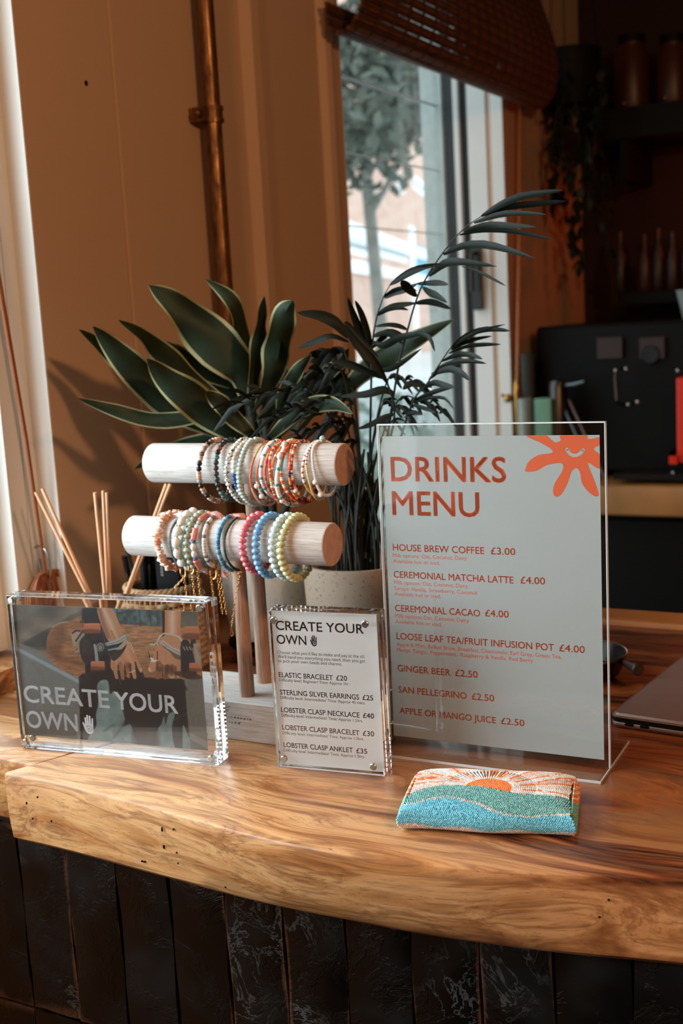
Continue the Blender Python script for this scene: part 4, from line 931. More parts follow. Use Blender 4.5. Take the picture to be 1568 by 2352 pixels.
def seed_bracelet(px, which, R, colf, label, seed=0, yaw=0, lean=0, wob=.0015, r=.0012, ln=.0019, extras=(), flat=1.0, key='cyl', py=None):
    c, Ri, rz = ring_frame(px, which, R, rad=r, py=py); pts = ring_pts(c, R, Ri, rz, yaw, lean, wob, seed, flat=flat); rnd = random.Random(seed); items = []
    o = empty('seed_bead_bracelet', c+Vector((0, 0, -R)), label, 'bracelet', UPG if which == 'u' else LOG)
    for q, t, k, fr in walk(pts, lambda k: ln):
        cl = colf(k, fr, rnd)
        if cl is None: continue
        items.append((key, align(q, t, r*(1+.12*rnd.random())) @ Matrix.Diagonal((1, 1, ln/2/r*.95, 1)), rgb(cl)))
    s = scatter('seed_beads', items, M['seed'], o); s['kind'] = 'stuff'
    for fr, sh, cl, rr in extras:
        i = int(fr*len(pts)) % len(pts); q = pts[i]; t = (pts[(i+1) % len(pts)]-q).normalized()
        # push outwards so that the bead does not sink into the rod
        ow = Vector((0, q.y-c.y, q.z-(rz))).normalized(); b = obj('charm_bead', bead_mesh(sh, cl)); mw = align(q+ow*max(0, rr-.0012), t, rr); b.parent = o; b.matrix_parent_inverse = o.matrix_basis.inverted(); b.matrix_basis = mw
    return o, pts
def chain(parent, a, b, r=.0016, sag=0):
    a = Vector(a); b = Vector(b); L = (b-a).length; n = max(3, int(L/(r*2.15))); items = []
    for i in range(n):
        t = (i+.5)/n; p = a.lerp(b, t)+Vector((0, 0, -sag*4*t*(1-t))); d = (b-a).normalized()
        items.append(('link', align(p, d, r*.72, PI/2*(i % 2)+.5), rgb('d9a066')))
    v = scatter('chain', items, M['gold'], parent); v['kind'] = 'stuff'; return v
def clasp(parent, p, s=1):
    mb = MB(); p = Vector(p); mb.tube(catmull([p+Vector((0, 0, .005*s)), p+Vector((.0022*s, 0, .002*s)), p+Vector((.0020*s, 0, -.004*s)), p+Vector((-.0004*s, 0, -.0062*s)), p+Vector((-.0024*s, 0, -.003*s)), p+Vector((-.002*s, 0, .003*s)), p+Vector((0, 0, .005*s))], 4), .0009*s, 7)
    mb.tube([p+Vector((0, 0, .005*s)), p+Vector((0, 0, .0075*s))], .0012*s, 7); mb.build('lobster_clasp', M['gold'], parent)
RU = .0290
_rf = ring_frame
# upper rod, from its plain end towards the brownish end
def pk1(k, r):
    c = r.choice(['d9a78c', 'd9a78c', '6b5a50', '1c1a1a', 'e0c8b2', '8f8a84']); sh = 'disc' if c in ('d9a78c', 'e0c8b2') else 'round'
    return (sh, c, .0028 if sh == 'disc' else .0030, .0024 if sh == 'disc' else .0056)
big_bracelet(457, 'u', .0323, pk1, 'pink disc bracelet with brown and black beads, nearest the plain end of the upper rod', 1, wob=.002)
def pk2(k, r): return ('round', '5e7f74' if r.random() < .35 else r.choice(['26302f', '202828', '3c332e', '2d3b39']), .0031, .0058)
def pk2b(k, r):
    if k in (2, 3, 4, 29, 30): return ('round', ['8a4a2c', 'c9a57c', '2a1a14'][k % 3], .0031, .0058)
    return pk2(k, r)
big_bracelet(493, 'u', .0313, pk2b, 'bracelet of very dark green round beads with a few amber ones on top', 2)
big_bracelet(521, 'u', .0323, lambda k, r: ('rondelle', 'd9d3c8', .0031, .0044), 'bracelet of white beads with black spots', 3, yaw=-.02)
def pk4(k, r):
    if 24 <= k <= 28 or k in (6, 7, 8): return ('rondelle', '2f5f9e', .0024, .0034)
    return ('round', r.choice(['dfe3df', 'e6e2da', 'c9b9a0']), .0025, .0046)
big_bracelet(536, 'u', .0308, lambda k, r: (('rondelle', '2f5f9e', .0024, .0034) if 28 <= k <= 32 else ('round', r.choice(['e6e6e2', 'e6e2da', 'c9b9a0']), .0025, .0046)), 'narrow bracelet of white beads with a short royal blue section', 4, rad=.0025)
big_bracelet(549, 'u', .0333, lambda k, r: ('rondelle', 'a9b8b0', .0032, .0044), 'bracelet of cloudy pale grey-green glass beads', 5, yaw=.04)
def cyc(*cs):
    return lambda k, f, r: cs[k % len(cs)]
def zones(*zs):
    def g(k, f, r):
        for lim, cs in zs:
            if f < lim: return cs[int(r.random()*len(cs))] if len(cs) > 1 else cs[0]
        return zs[-1][1][0]
    return g
OR = ['d8602a', 'e0702e', 'c9502a']; WH = ['e9e4da', 'f0ece4']; TE = ['4f9a96']; RD = ['c43a26', 'd04a30']; PK = ['d9a08c', 'e0b4a0']; GD = ['c9a050']
seed_bracelet(575, 'u', .0328, zones((.10, OR), (.45, PK), (.62, PK), (.70, ['d9a08c']), (.86, ['c9602c']), (.95, GD), (1, OR)), 'thin strand with a brick orange front and pale pink underside', 11, r=.0011, wob=.001)
seed_bracelet(590, 'u', .0303, zones((.42, PK), (.62, ['c9784a', 'f0ece4']), (.72, ['e9e4da']), (.84, ['c9602c']), (1, WH)), 'thin orange strand carrying two white pearls at its front', 12, r=.0011, extras=((.70, 'round', 'e6e2da', .0029), (.63, 'round', 'e6e2da', .0031)))
seed_bracelet(600, 'u', .0293, lambda k, f, r: ('4f9a96' if k % 5 == 0 else 'f0ece4') if f > .62 else ('e0b4a0' if f > .4 else 'e9e4da'), 'white strand with evenly spaced teal beads next to the pearl strand', 13, r=.0019, ln=.0024, wob=.001)
seed_bracelet(610, 'u', .0308, lambda k, f, r: r.choice(['c43a26', 'd04a30', 'e0702e', '8f9aa0', 'c43a26']), 'red seed bead strand flecked with grey', 14, r=.0013)
seed_bracelet(618, 'u', .0323, lambda k, f, r: r.choice(['d04a30', 'c43a26', 'c9a050', 'e9c8a0']), 'red and gold seed bead strand', 15, r=.0013, yaw=.03)
seed_bracelet(624, 'u', .0298, lambda k, f, r: r.choice(['e0662a', 'e0702e', 'd8602a']) if k % 7 else 'f0dcc8', 'bright orange seed bead strand hanging among the red ones', 16, r=.0014, yaw=-.04, extras=((.69, 'round', 'e6e2da', .0029),))
seed_bracelet(634, 'u', .0328, lambda k, f, r: ('4f9a96' if k % 6 == 0 else 'f0ece4') if f > .55 else 'e9e4da', 'strand of large off-white beads with teal spacers and shell pieces on top', 17, r=.0021, ln=.0027, extras=((.86, 'oval', 'e6e2da', .0036), (.93, 'oval', 'e6e2da', .0034), (.62, 'round', 'e6e2da', .0026)))
seed_bracelet(645, 'u', .0313, lambda k, f, r: ('e0702e' if (k // 2) % 2 else 'f0ece4') if .66 < f < .78 else (r.choice(['4f9a96', '5fa8a0']) if .78 <= f < .84 else r.choice(['c43a26', 'e0662a', 'd04a30'])), 'strand striped orange and white with a teal stretch above', 18, r=.0016, yaw=.06, lean=.10)
seed_bracelet(654, 'u', .0308, lambda k, f, r: r.choice(['e0662a', 'c43a26', '2f2a28', 'c9a050']), 'strand of orange, red and black seed beads with a loose orange thread', 19, r=.0015, lean=.12)
seed_bracelet(664, 'u', .0293, lambda k, f, r: r.choice(['b8453a', '7a2f28', 'e0b4a0', 'd96a50', 'e9e4da']), 'dark red and pink speckled strand with a small pearl', 20, r=.0016, lean=.05, extras=((.66, 'round', 'e6e2da', .0026),))
seed_bracelet(697, 'u', .0278, lambda k, f, r: (['a85a40', 'f0ece4', 'f0ece4'][k % 3]) if .68 < f < .85 else ('c9a050' if .6 < f < .68 else r.choice(WH)), 'off-white strand with small brown beads, first of the cluster near the brownish end', 21, r=.0014)
seed_bracelet(704, 'u', .0293, lambda k, f, r: (['b06a4a', 'f0ece4'][k % 2]) if f > .8 else ('d9b070' if f > .55 else r.choice(['f0ece4', 'c9b070'])), 'fine gold and white strand in the cluster near the brownish end', 22, r=.0011, yaw=.03)
seed_bracelet(711, 'u', .0273, lambda k, f, r: r.choice(['e6e2da', 'dcd8d0']), 'plaited white thread bracelet with two pearls nearest the brownish end', 23, r=.0016, ln=.0016, key='lo', lean=.1, extras=((.70, 'round', 'e6e2da', .0028), (.60, 'round', 'e6e2da', .0032), (.02, 'round', '9fb4ae', .0034), (.38, 'round', 'e6e2da', .0028)))

# lower rod
RL = .0272
def pkc(k, r): return ('chip', r.choice(['e0a080', 'e6b498', 'd98f6a', 'ead2c0']), .0034+r.random()*.0012, .0026)
o, pts = big_bracelet(362, 'l', .0284, pkc, 'bracelet of rough peach coral chips, nearest the plain end of the lower rod', 31, wob=.001, rad=.0032)
def on_ring(pts, fr): return pts[int(fr*len(pts)) % len(pts)]
def top_nugget(o, px, py, cl, s, sh='nugget', sy=1.25):
    q = at(px, py, RY1+.002); b = obj('top_stone', bead_mesh(sh, cl, 1)); mw = Matrix.Translation(q) @ Matrix.Rotation(PI/2, 4, 'Y') @ Matrix.Rotation(.3, 4, 'Z') @ Matrix.Diagonal((s, s*.9, s*sy, 1)); b.parent = o; b.matrix_parent_inverse = o.matrix_basis.inverted(); b.matrix_basis = mw
top_nugget(o, 384, 1184, 'b08878', .0056)
o, pts = seed_bracelet(391, 'l', .0272, lambda k, f, r: r.choice(['4a4a46', '38383a', '5c5a54']), 'dark grey faceted strand fastened with a gold clasp and chain', 32, r=.0016, ln=.0016, key='lo', wob=.0008)
q = on_ring(pts, .56); clasp(o, q+Vector((0, 0, -.003)), 1.3); chain(o, q+Vector((0, 0, -.008)), q+Vector((.003, 0, -.046))); chain(o, q+Vector((.002, -.002, -.010)), q+Vector((-.012, -.002, -.022)), .0014)
o, pts = big_bracelet(404, 'l', .0284, lambda k, r: ('oval' if k % 3 else 'round', r.choice(['dfe3df', 'e6e2da']), .0052, .0105) if k % 2 == 0 else ('disc', 'c9a050', .0016, .0014), 'bracelet of large milky white stones with tiny gold spacers', 33, rad=.005, wob=.0005)
top_nugget(o, 413, 1186, 'dfe3df', .0062)
seed_bracelet(415, 'l', .0267, lambda k, f, r: r.choice(['a8b4a4', 'b9c2b2', '9aa898']), 'slim pale green glass strand beside the milky stones', 34, r=.0013, ln=.0026)
o, pts = big_bracelet(428, 'l', .0287, lambda k, r: ('rondelle', r.choice(['93a08a', '9fab95', '869480']), .0040, .0054) if k % 2 == 0 else ('disc', 'c98f5c', .0018, .0014), 'bracelet of shiny sage green barrel beads with orange spacers', 35, rad=.004, wob=.0005)
q = on_ring(pts, .58); chain(o, q+Vector((-.004, -.004, .0)), q+Vector((-.003, -.003, -.050))); chain(o, q+Vector((.003, -.004, .006)), q+Vector((.004, -.003, -.046)))
clasp(o, q+Vector((-.003, -.005, .003)), 1.3)
def pkp(k, r):
    j = k % 8
    return [('tubebead', 'c9796a', .0030, .013), ('disc', '4a68a0', .0024, .0022), ('oval', 'e6e0d6', .0034, .0078), ('oval', 'e6e0d6', .0034, .0078), ('disc', '4a68a0', .0024, .0022), ('tubebead', 'c9796a', .0030, .013), ('round', 'e6e0d6', .0026, .005), ('round', 'a9b4a4', .0026, .005)][j]
o, pts = big_bracelet(443, 'l', .0292, pkp, 'bracelet of pink tubes, oval pearls and small blue discs', 36, rad=.0034, wob=.0005)
q = on_ring(pts, .52); chain(o, q+Vector((.001, -.002, -.002)), q+Vector((.003, -.001, -.043)))
o, pts = seed_bracelet(466, 'l', .0257, lambda k, f, r: r.choice(['d9cfc2', 'ede6dc', '6b736c', 'd9cfc2']) , 'strand of small pearls and grey-green tubes closed by a gold clasp', 37, r=.0021, ln=.003, wob=.0006)
q = on_ring(pts, .55); clasp(o, q+Vector((0, -.001, -.004)), 1.5); chain(o, q+Vector((.003, 0, -.008)), q+Vector((.006, 0, -.050)), .0016); chain(o, q+Vector((.006, 0, -.008)), q+Vector((.0105, 0, -.050)), .0016)
top_nugget(o, 492, 1184, 'd49a90', .0058)
mb = MB()
for k in range(9):
    a = k*.7; p0 = q+Vector((.012, .002, -.004)); mb.ball(p0+Vector((.003*math.cos(a), .002*math.sin(a), -.0015*k*.6)), (.0016, .0012, .0028), 6, 5, Matrix.Rotation(a, 3, 'Y'))
mb.build('coral_tassel', simple('pink_coral', 'cf8f7c', .4), o)
o, pts = seed_bracelet(497, 'l', .0272, lambda k, f, r: r.choice(['4a86ae', '5a96bc', '3a6f98', '7fb0c8']), 'chunky woven strand of blue seed beads under a white pearl', 38, r=.0022, ln=.0017, wob=.0006, lean=.05)
top_nugget(o, 509, 1197, 'e9e4dc', .0050)
o, pts = seed_bracelet(515, 'l', .0267, lambda k, f, r: r.choice(['26392f', '2d4436', '1f2f27']), 'dark green plaited cord bracelet with a long gold chain and drop', 39, r=.0016, ln=.0013, key='lo', wob=.0004)
top_nugget(o, 547, 1186, 'b8705c', .0056)
q = on_ring(pts, .52); qe = at(531, 1440, RY1-.006); chain(o, q+Vector((.003, -.004, -.001)), qe, .0015); chain(o, q+Vector((.006, -.004, -.001)), qe+Vector((.0015, 0, .055)), .0015)
mb = MB(); mb.tube([qe+Vector((0, 0, .001)), qe+Vector((-.0018, 0, -.008)), qe+Vector((0, 0, -.0098)), qe+Vector((.0018, 0, -.008))], .0006, 6, closed=True); mb.build('chain_drop', M['gold'], o)
for px, cl, lb, R_, sd, yw in ((556, 'd4666c', 'stretch bracelet of chunky coral pink glass beads', .0280, 41, .0), (585, '6d9fc8', 'stretch bracelet of chunky cornflower blue glass beads', .0296, 42, .0), (622, 'bfcfcf', 'stretch bracelet of chunky icy white glass beads', .0300, 43, -.02), (645, 'c4c192', 'stretch bracelet of chunky pale yellow glass beads, nearest the brownish end', .0304, 44, .02)):
    big_bracelet(px, 'l', R_, lambda k, r, cl=cl: ('rondelle', cl, .0043, .0062), lb, sd, yaw=yw, rad=.0043, wob=.0004, string='8a3a34' if px in (556, 642) else 'c9b9a4')

# ------------------------------------------------------------------ reeds, bottle, basket, pens
nk = at(252, 1452, 1.085)
bt_ = empty('reed_bottle', (nk.x, nk.y, CT), 'small clear glass diffuser bottle standing behind the photo frame', 'bottle')
hN = nk.z-CT
mb = MB(); mb.lathe([(.001, .0004), (.026, .0004), (.029, .003), (.029, hN-.022), (.024, hN-.014), (.012, hN-.008), (.011, hN)], (nk.x, nk.y, CT), 32); mb.build('glass_body', M['thin'], bt_)
mb = MB(); mb.lathe([(.001, .003), (.026, .003), (.026, .012), (.001, .012)], (nk.x, nk.y, CT), 24); mb.build('oil', simple('amber_oil', '8a6a40', .2), bt_)
for i, (px, py, Y) in enumerate(((82, 1130, 1.06), (97, 1122, 1.075), (218, 1131, 1.075), (237, 1127, 1.09), (245, 1131, 1.10), (382, 1112, 1.115), (391, 1112, 1.13))):
    tp = at(px, py, Y); bp = Vector((nk.x+(px-240)/160*-.006+(.0035 if i in (4,) else 0), nk.y+(-.004+.0013*i), CT+.02)); g = nk+Vector(((px-240)/160*-.001+(i-3)*.0012, (-.003+.001*i), 0))
    bp = g+(g-tp).normalized()*.032
    if bp.z < CT+.004: bp.z = CT+.004
    lab = ['first of the two pale reeds leaning over the white window trim', 'second of the two pale reeds leaning over the white window trim', 'upright pale reed standing alone in the bottle', 'taller of the two touching upright pale reeds', 'shorter of the two touching upright pale reeds', 'pale reed leaning towards the bracelet rods, lower one of its pair', 'pale reed leaning towards the bracelet rods, upper one of its pair'][i]
    mb = MB(); mb.tube([bp, tp], .0021, 12); tag(mb.build('diffuser_reed', M['reed']), lab, 'reed', 'diffuser reeds')
bkx, bky, bkr = -.904, 1.168, .050
bk = empty('woven_basket', P(bkx, bky, 0), 'round pale rattan basket holding black pens behind the photo frame', 'basket')
hB = .106
def brad(z): return .053-.007*(z/hB)**1.5
mb = MB(); mb.lathe([(.001, .001), (.050, .001), (brad(.03)-.003, .03), (brad(.06)-.003, .06), (brad(hB)-.003, hB-.003), (brad(hB)-.0045, hB-.003), (brad(.03)-.0045, .03), (.045, .004), (.001, .004)], (bkx, bky, CT), 40); mb.build('lining', simple('basket_core', '7a5a3c', .8), bk)
NS = 44
for k in range(NS):
    mb = MB(); a = 2*PI*k/NS; pts = []
    for j in range(0, 13):
        z = .004+(hB-.006)*j/12; rr = brad(z)+.0002; pts.append(P(bkx+rr*math.cos(a), bky+rr*math.sin(a), z))
    mb.tube(pts, .0015, 5); mb.build('stake', M['rattan'], bk)
for j in range(11):
    z = .008+j*.0082; mb = MB(); pts = []
    for k in range(NS*4):
        a = 2*PI*k/(NS*4); rr = brad(z)+.0007+.0019*math.cos(a*NS/2+(PI if j % 2 else 0)); pts.append(P(bkx+rr*math.cos(a), bky+rr*math.sin(a), z+.0006*math.sin(a*5+j)))
    mb.tube(pts, .0031, 6, closed=True); mb.build('weaver', M['rattan'], bk)
mb = MB(); n = 150
for ph in (0, PI):
    mb.tube([P(bkx+(brad(hB)+.0012*math.cos(k*.9+ph))*math.cos(2*PI*k/n), bky+(brad(hB)+.0012*math.cos(k*.9+ph))*math.sin(2*PI*k/n), hB-.001+.0018*math.sin(k*.9+ph)) for k in range(n)], .0024, 6, closed=True)
mb.build('rim', M['rattan'], bk)
def pen(px0, py0, px1, py1, r, mat, lab, Y=bky, cap=None, name='marker_pen'):
    a = at(px0, py0, Y); b = at(px1, py1, Y+.004); d = (b-a).normalized(); bb = a+d*((CT+.012-a.z)/d.z) if d.z < -.2 else b
    ctr = Vector((bkx, bky, 0)); 
    o = empty(name, a, lab, 'pen', 'pens in the rattan basket')
    mb = MB(); mb.tube([a, a-(a-bb)*.02, bb], [r*.8, r, r], 14); mb.build('barrel', mat, o)
    mb = MB(); mb.tube([a+(a-bb).normalized()*.001, a+(bb-a).normalized()*.02], r*1.1, 14); mb.build('cap', cap or mat, o); return o
pen(286, 1279, 300, 1345, .0036, M['black_gloss'], 'slim glossy black pen leaning out of the basket towards the reeds', bky-.01)
pen(292, 1268, 312, 1345, .0034, simple('smoke_plastic', '4a4440', .2), 'smoky clear-capped pen leaning at the edge of the basket', bky+.004)
pen(330, 1262, 333, 1345, .0052, M['black'], 'thick matt black marker standing upright in the basket', bky-.012)
pen(352, 1258, 352, 1345, .0056, M['black'], 'thick black marker in the middle of the basket', bky+.002)
pen(425, 1276, 418, 1345, .0050, M['black_gloss'], 'glossy black marker at the side of the basket nearest the pots', bky-.008)
q = at(381, 1300, bky-.010)
bxo = empty('black_box', (q.x, q.y, CT+.01), 'black card box with small pale vertical lettering, stood inside the basket', 'box')
mb = MB(); mb.bbox((q.x-.014, q.y-.004, CT+.012), (q.x+.022, q.y+.016, q.z+.024), .002); mb.build('body', M['black'], bxo)
Tb = Matrix.Translation((q.x-.008, q.y-.0042, q.z-.010)) @ Matrix.Rotation(-PI/2, 4, 'Y')
a_, f_ = text_mesh('store', .004); mn, mx = a_[:, 0].min(), a_[:, 0].max()
Tb2 = Matrix.Translation((q.x-.002, q.y-.0042, q.z-.012)); vs = [Tb2@Vector((-p[1]/CAPH*.0052, 0, (p[0]-mn)/(mx-mn)*.020)) for p in a_]
mb = MB(); mb.add(vs, f_); mb.build('lettering', simple('grey_ink', '8f8f8c', .6), bxo, smooth=False)

# ------------------------------------------------------------------ pots
wp = (-.818, 1.278)
st = empty('pot_stand', P(wp[0], wp[1], 0), 'low black plant stand with short feet beneath the off-white pot', 'plant stand')
mb = MB(); mb.lathe([(.001, .009), (.054, .009), (.056, .011), (.056, .0155), (.054, .0165), (.001, .0165)], (*wp, CT), 40); mb.build('top', M['black'], st)
for k in range(4):
    a = PI/4+k*PI/2+.5; mb = MB(); mb.lathe([(.005, .0003), (.0075, .0010), (.0085, .0095), (.001, .0095)], (wp[0]+.044*math.cos(a), wp[1]+.044*math.sin(a), CT), 14); mb.build('foot', M['black'], st)
drac = empty('potted_dracaena', P(wp[0], wp[1], .017), 'broad-leaved plant with cream leaf edges in an off-white pot', 'potted plant')
PH = .150
mb = MB(); mb.lathe([(.001, .0170), (.036, .0170), (.047, .021), (.053, .032), (.0575, .06), (.059, .10), (.0595, PH-.003), (.058, PH), (.055, PH-.001), (.054, PH-.02), (.001, PH-.02)], (*wp, CT), 56); mb.build('pot', M['pot_white'], drac)
mb = MB(); mb.lathe([(.001, PH-.016), (.054, PH-.018)], (*wp, CT), 32); mb.build('soil', M['soil'], drac)
sp_ = (-.672, 1.262)
palm = empty('potted_palm', P(sp_[0], sp_[1], 0), 'feathery parlour palm in a brown speckled stoneware pot', 'potted plant')
mb = MB(); mb.lathe([(.001, .0004), (.060, .0004), (.063, .004), (.0685, .06), (.0708, .125), (.0698, .1285), (.0655, .1285), (.064, .116), (.063, .10), (.001, .10)], (*sp_, CT), 56); mb.build('pot', M['pot_speckle'], palm)
mb = MB(); mb.lathe([(.001, .104), (.063, .102)], (*sp_, CT), 32); mb.build('soil', M['soil'], palm)

# ------------------------------------------------------------------ leaves
def leaf(name, parent, pxs, Ys, wpx, mats, prof='strap', roll=0, fold=.25, wave=.0, seed=0, n=14):
    """centre line through picture points at depths Ys; wpx maximum width in pixels at that depth"""
    L = len(pxs); Ys = Ys if isinstance(Ys, (list, tuple)) else [Ys]*L
    if len(Ys) == 2 and L != 2: Ys = [Ys[0]+(Ys[1]-Ys[0])*i/(L-1) for i in range(L)]
    c = catmull([at(*p, y) for p, y in zip(pxs, Ys)], max(2, n//(L-1))); m = len(c)-1; mb = MB(); r = random.Random(seed); ph = r.random()*6
    cols = (-1, -.84, -.45, 0, .45, .84, 1); vs = []
    for i, p in enumerate(c):
        t = i/m; tg = (c[min(i+1, m)]-c[max(i-1, 0)]).normalized(); vd = (p-CAMP); dist = vd.dot(_f); vd.normalize()
        sd = tg.cross(vd).normalized(); sd = Matrix.Rotation(roll+.25*math.sin(t*3+ph), 3, tg)@sd; nr = sd.cross(tg).normalized()
        if prof == 'strap': wd = min(1, .42+1.5*t)*(1-max(0, (t-.45)/.55)**1.9)**1.0
        else: wd = math.sin(PI*min(1, t*.92+.06))**.75 if t < .9 else max(.02, math.sin(PI*(t*.92+.06))**.75*(1-(t-.9)*6))
        w2 = wpx/FPX*dist/2*max(wd, .03)
        for u in cols:
            wv = wave*w2*math.sin(t*14+ph+(0 if u < 0 else 1.7))*abs(u)**2
            vs.append(p+sd*(u*w2)+nr*(abs(u)*fold*w2+wv))
    k = len(cols); fs = []; mi = []
    for i in range(m):
        for j in range(k-1): fs.append((i*k+j, i*k+j+1, (i+1)*k+j+1, (i+1)*k+j)); mi.append(1 if (j in (0, k-2) and len(mats) > 1) else 0)
    mb.add(vs, fs); mb.m = mi; return mb.build(name, mats, parent)
LM = [M['leaf'], M['margin']]
LV = [([(575, 930), (560, 858), (505, 800), (450, 738), (395, 690), (342, 655)], (1.25, 1.17), 92, .15, .28),
      ([(578, 900), (566, 830), (556, 745), (525, 680), (471, 641)], (1.27, 1.24), 44, .5, .2),
      ([(580, 920), (587, 850), (600, 780), (602, 725), (607, 680)], (1.22, 1.20), 40, .5, .2),
      ([(600, 930), (632, 850), (645, 780), (655, 720), (672, 690)], (1.22, 1.19), 62, .3, .35),
      ([(530, 1000), (430, 950), (340, 880), (270, 810), (214, 750)], (1.20, 1.075), 70, .1, .2),
      ([(500, 960), (400, 900), (300, 845), (235, 795), (182, 757)], (1.24, 1.10), 44, .3, .1),
      ([(520, 930), (440, 870), (380, 815), (330, 770), (272, 735)], (1.22, 1.11), 46, .3, .25),
      ([(560, 1010), (500, 965), (440, 915), (380, 870), (338, 824)], (1.18, 1.09), 72, .1, .2),
      ([(520, 945), (440, 958), (340, 962), (250, 938), (178, 915)], (1.18, 1.07), 34, .2, .3),
      ([(540, 890), (480, 860), (420, 820), (380, 795), (345, 772)], (1.26, 1.16), 36, .6, .1),
      ([(560, 1005), (480, 1010), (400, 1035), (350, 1055), (310, 1077)], (1.24, 1.12), 36, .3, .2),
      ([(790, 905), (830, 860), (890, 818), (960, 775), (1043, 733)], (1.28, 1.25), 48, .2, .3),
      ([(640, 960), (655, 900), (685, 850), (715, 812)], (1.24, 1.22), 30, .5, .3),
      ([(560, 960), (530, 900), (480, 850), (430, 790)], (1.30, 1.26), 50, .3, .1),
      ([(620, 980), (660, 930), (720, 890), (760, 850), (800, 835)], (1.28, 1.26), 44, .4, .2),
      ([(600, 1000), (630, 930), (650, 880), (640, 830)], (1.30, 1.30), 60, .2, .2),
      ([(590, 1010), (540, 960), (500, 920), (470, 900)], (1.16, 1.12), 40, .4, .2),
      ([(620, 1005), (670, 960), (720, 930), (770, 930), (810, 950)], (1.22, 1.18), 36, .4, .2),
      ([(640, 1000), (690, 940), (760, 880), (800, 800)], (1.32, 1.30), 50, .3, .1),
      ([(600, 990), (560, 930), (545, 880), (520, 820)], (1.32, 1.34), 46, .3, .1)]
for i, (pxs, Ys, wd, rl, fo) in enumerate(LV):
    leaf('leaf', drac, pxs, Ys, wd*1.18, LM, 'strap', rl, fo, .32, i, 22)
for (pa, pb) in (((590, 1150), (575, 930)), ((610, 1150), (610, 960)), ((625, 1150), (640, 980)), ((600, 1160), (545, 1000)), ((640, 1160), (790, 905))):
    mb = MB(); a = P(wp[0]+random.uniform(-.02, .02), wp[1]+random.uniform(-.02, .02), PH-.02); b = at(*pb, 1.25); mb.tube(catmull([a, a.lerp(b, .5)+Vector((0, 0, .015)), b], 6), [.0055]*13, 10); mb.build('stem', M['stem'], drac)

PL = [M['palm']]
def frond(rach, Ys, lfs, w0=.0016):
    c = catmull([at(*p, y) for p, y in zip(rach, Ys)], 6); mb = MB(); mb.tube(c, [w0*(1-.7*i/len(c)) for i in range(len(c))], 6); fr = mb.build('frond', M['stem'], palm)
    for i, (pxs, Y0, Y1, wd) in enumerate(lfs): leaf('leaflet', fr, pxs, (Y0, Y1), wd, PL, 'lance', random.uniform(.1, .7), .22, .0, i, 10)
    return fr
A0 = 1.24
frond([(838, 1310), (880, 1060), (914, 846), (935, 760), (965, 665), (1010, 590), (1060, 530), (1112, 492)], [1.262, 1.25, 1.24, 1.23, 1.22, 1.21, 1.20, 1.19], [
 ([(1108, 494), (1150, 470), (1195, 452), (1250, 443), (1292, 437)], 1.19, 1.17, 18), ([(1105, 497), (1160, 478), (1220, 470), (1300, 462)], 1.19, 1.2, 20),
 ([(1088, 512), (1140, 495), (1190, 490), (1254, 493)], 1.195, 1.18, 15), ([(1064, 532), (1110, 518), (1160, 517), (1230, 521)], 1.2, 1.19, 15),
 ([(1055, 540), (1110, 530), (1180, 532), (1272, 551)], 1.2, 1.21, 14), ([(1018, 585), (1060, 566), (1110, 562), (1165, 574), (1229, 594)], 1.21, 1.19, 20),
 ([(985, 634), (1020, 606), (1060, 602), (1140, 612)], 1.215, 1.2, 20), ([(1060, 612), (1100, 625), (1130, 640), (1162, 657)], 1.205, 1.2, 8),
 ([(1016, 606), (975, 612), (935, 630), (896, 656)], 1.21, 1.2, 16), ([(957, 652), (990, 650), (1010, 650), (1029, 654)], 1.22, 1.21, 14), ([(970, 660), (985, 672), (1003, 680), (1027, 695)], 1.22, 1.2, 18),
 ([(957, 680), (940, 665), (930, 655), (921, 645)], 1.22, 1.19, 22), ([(957, 652), (930, 665), (905, 672), (882, 686)], 1.22, 1.23, 16), ([(953, 696), (920, 700), (895, 706), (868, 719)], 1.22, 1.21, 15),
 ([(953, 697), (980, 694), (1005, 698), (1036, 710)], 1.22, 1.23, 17), ([(935, 757), (915, 748), (890, 745), (860, 750)], 1.23, 1.22, 14), ([(930, 775), (915, 768), (890, 762), (856, 775)], 1.23, 1.22, 16),
 ([(925, 790), (900, 770), (880, 765), (857, 770)], 1.23, 1.22, 14), ([(930, 770), (960, 768), (985, 775), (998, 808)], 1.23, 1.2, 12)])
frond([(846, 1310), (850, 1000), (853, 850), (856, 780), (865, 728), (880, 684), (895, 655)], [1.262, 1.25, 1.24, 1.235, 1.23, 1.225, 1.22], [
 ([(895, 655), (925, 632), (960, 614), (1005, 605)], 1.22, 1.2, 12), ([(880, 684), (905, 668), (935, 663), (957, 668)], 1.225, 1.22, 16), ([(866, 725), (890, 712), (915, 708), (938, 712)], 1.23, 1.22, 14),
 ([(855, 785), (880, 795), (920, 775), (990, 762)], 1.235, 1.22, 20), ([(855, 800), (875, 780), (890, 768), (900, 775)], 1.235, 1.25, 16), ([(854, 830), (835, 780), (815, 730), (798, 682)], 1.24, 1.2, 20),
 ([(852, 810), (845, 770), (830, 720), (815, 690)], 1.24, 1.2, 17), ([(853, 850), (830, 810), (805, 770), (790, 745)], 1.24, 1.22, 14), ([(856, 850), (890, 850), (920, 835), (968, 800)], 1.24, 1.2, 14)])
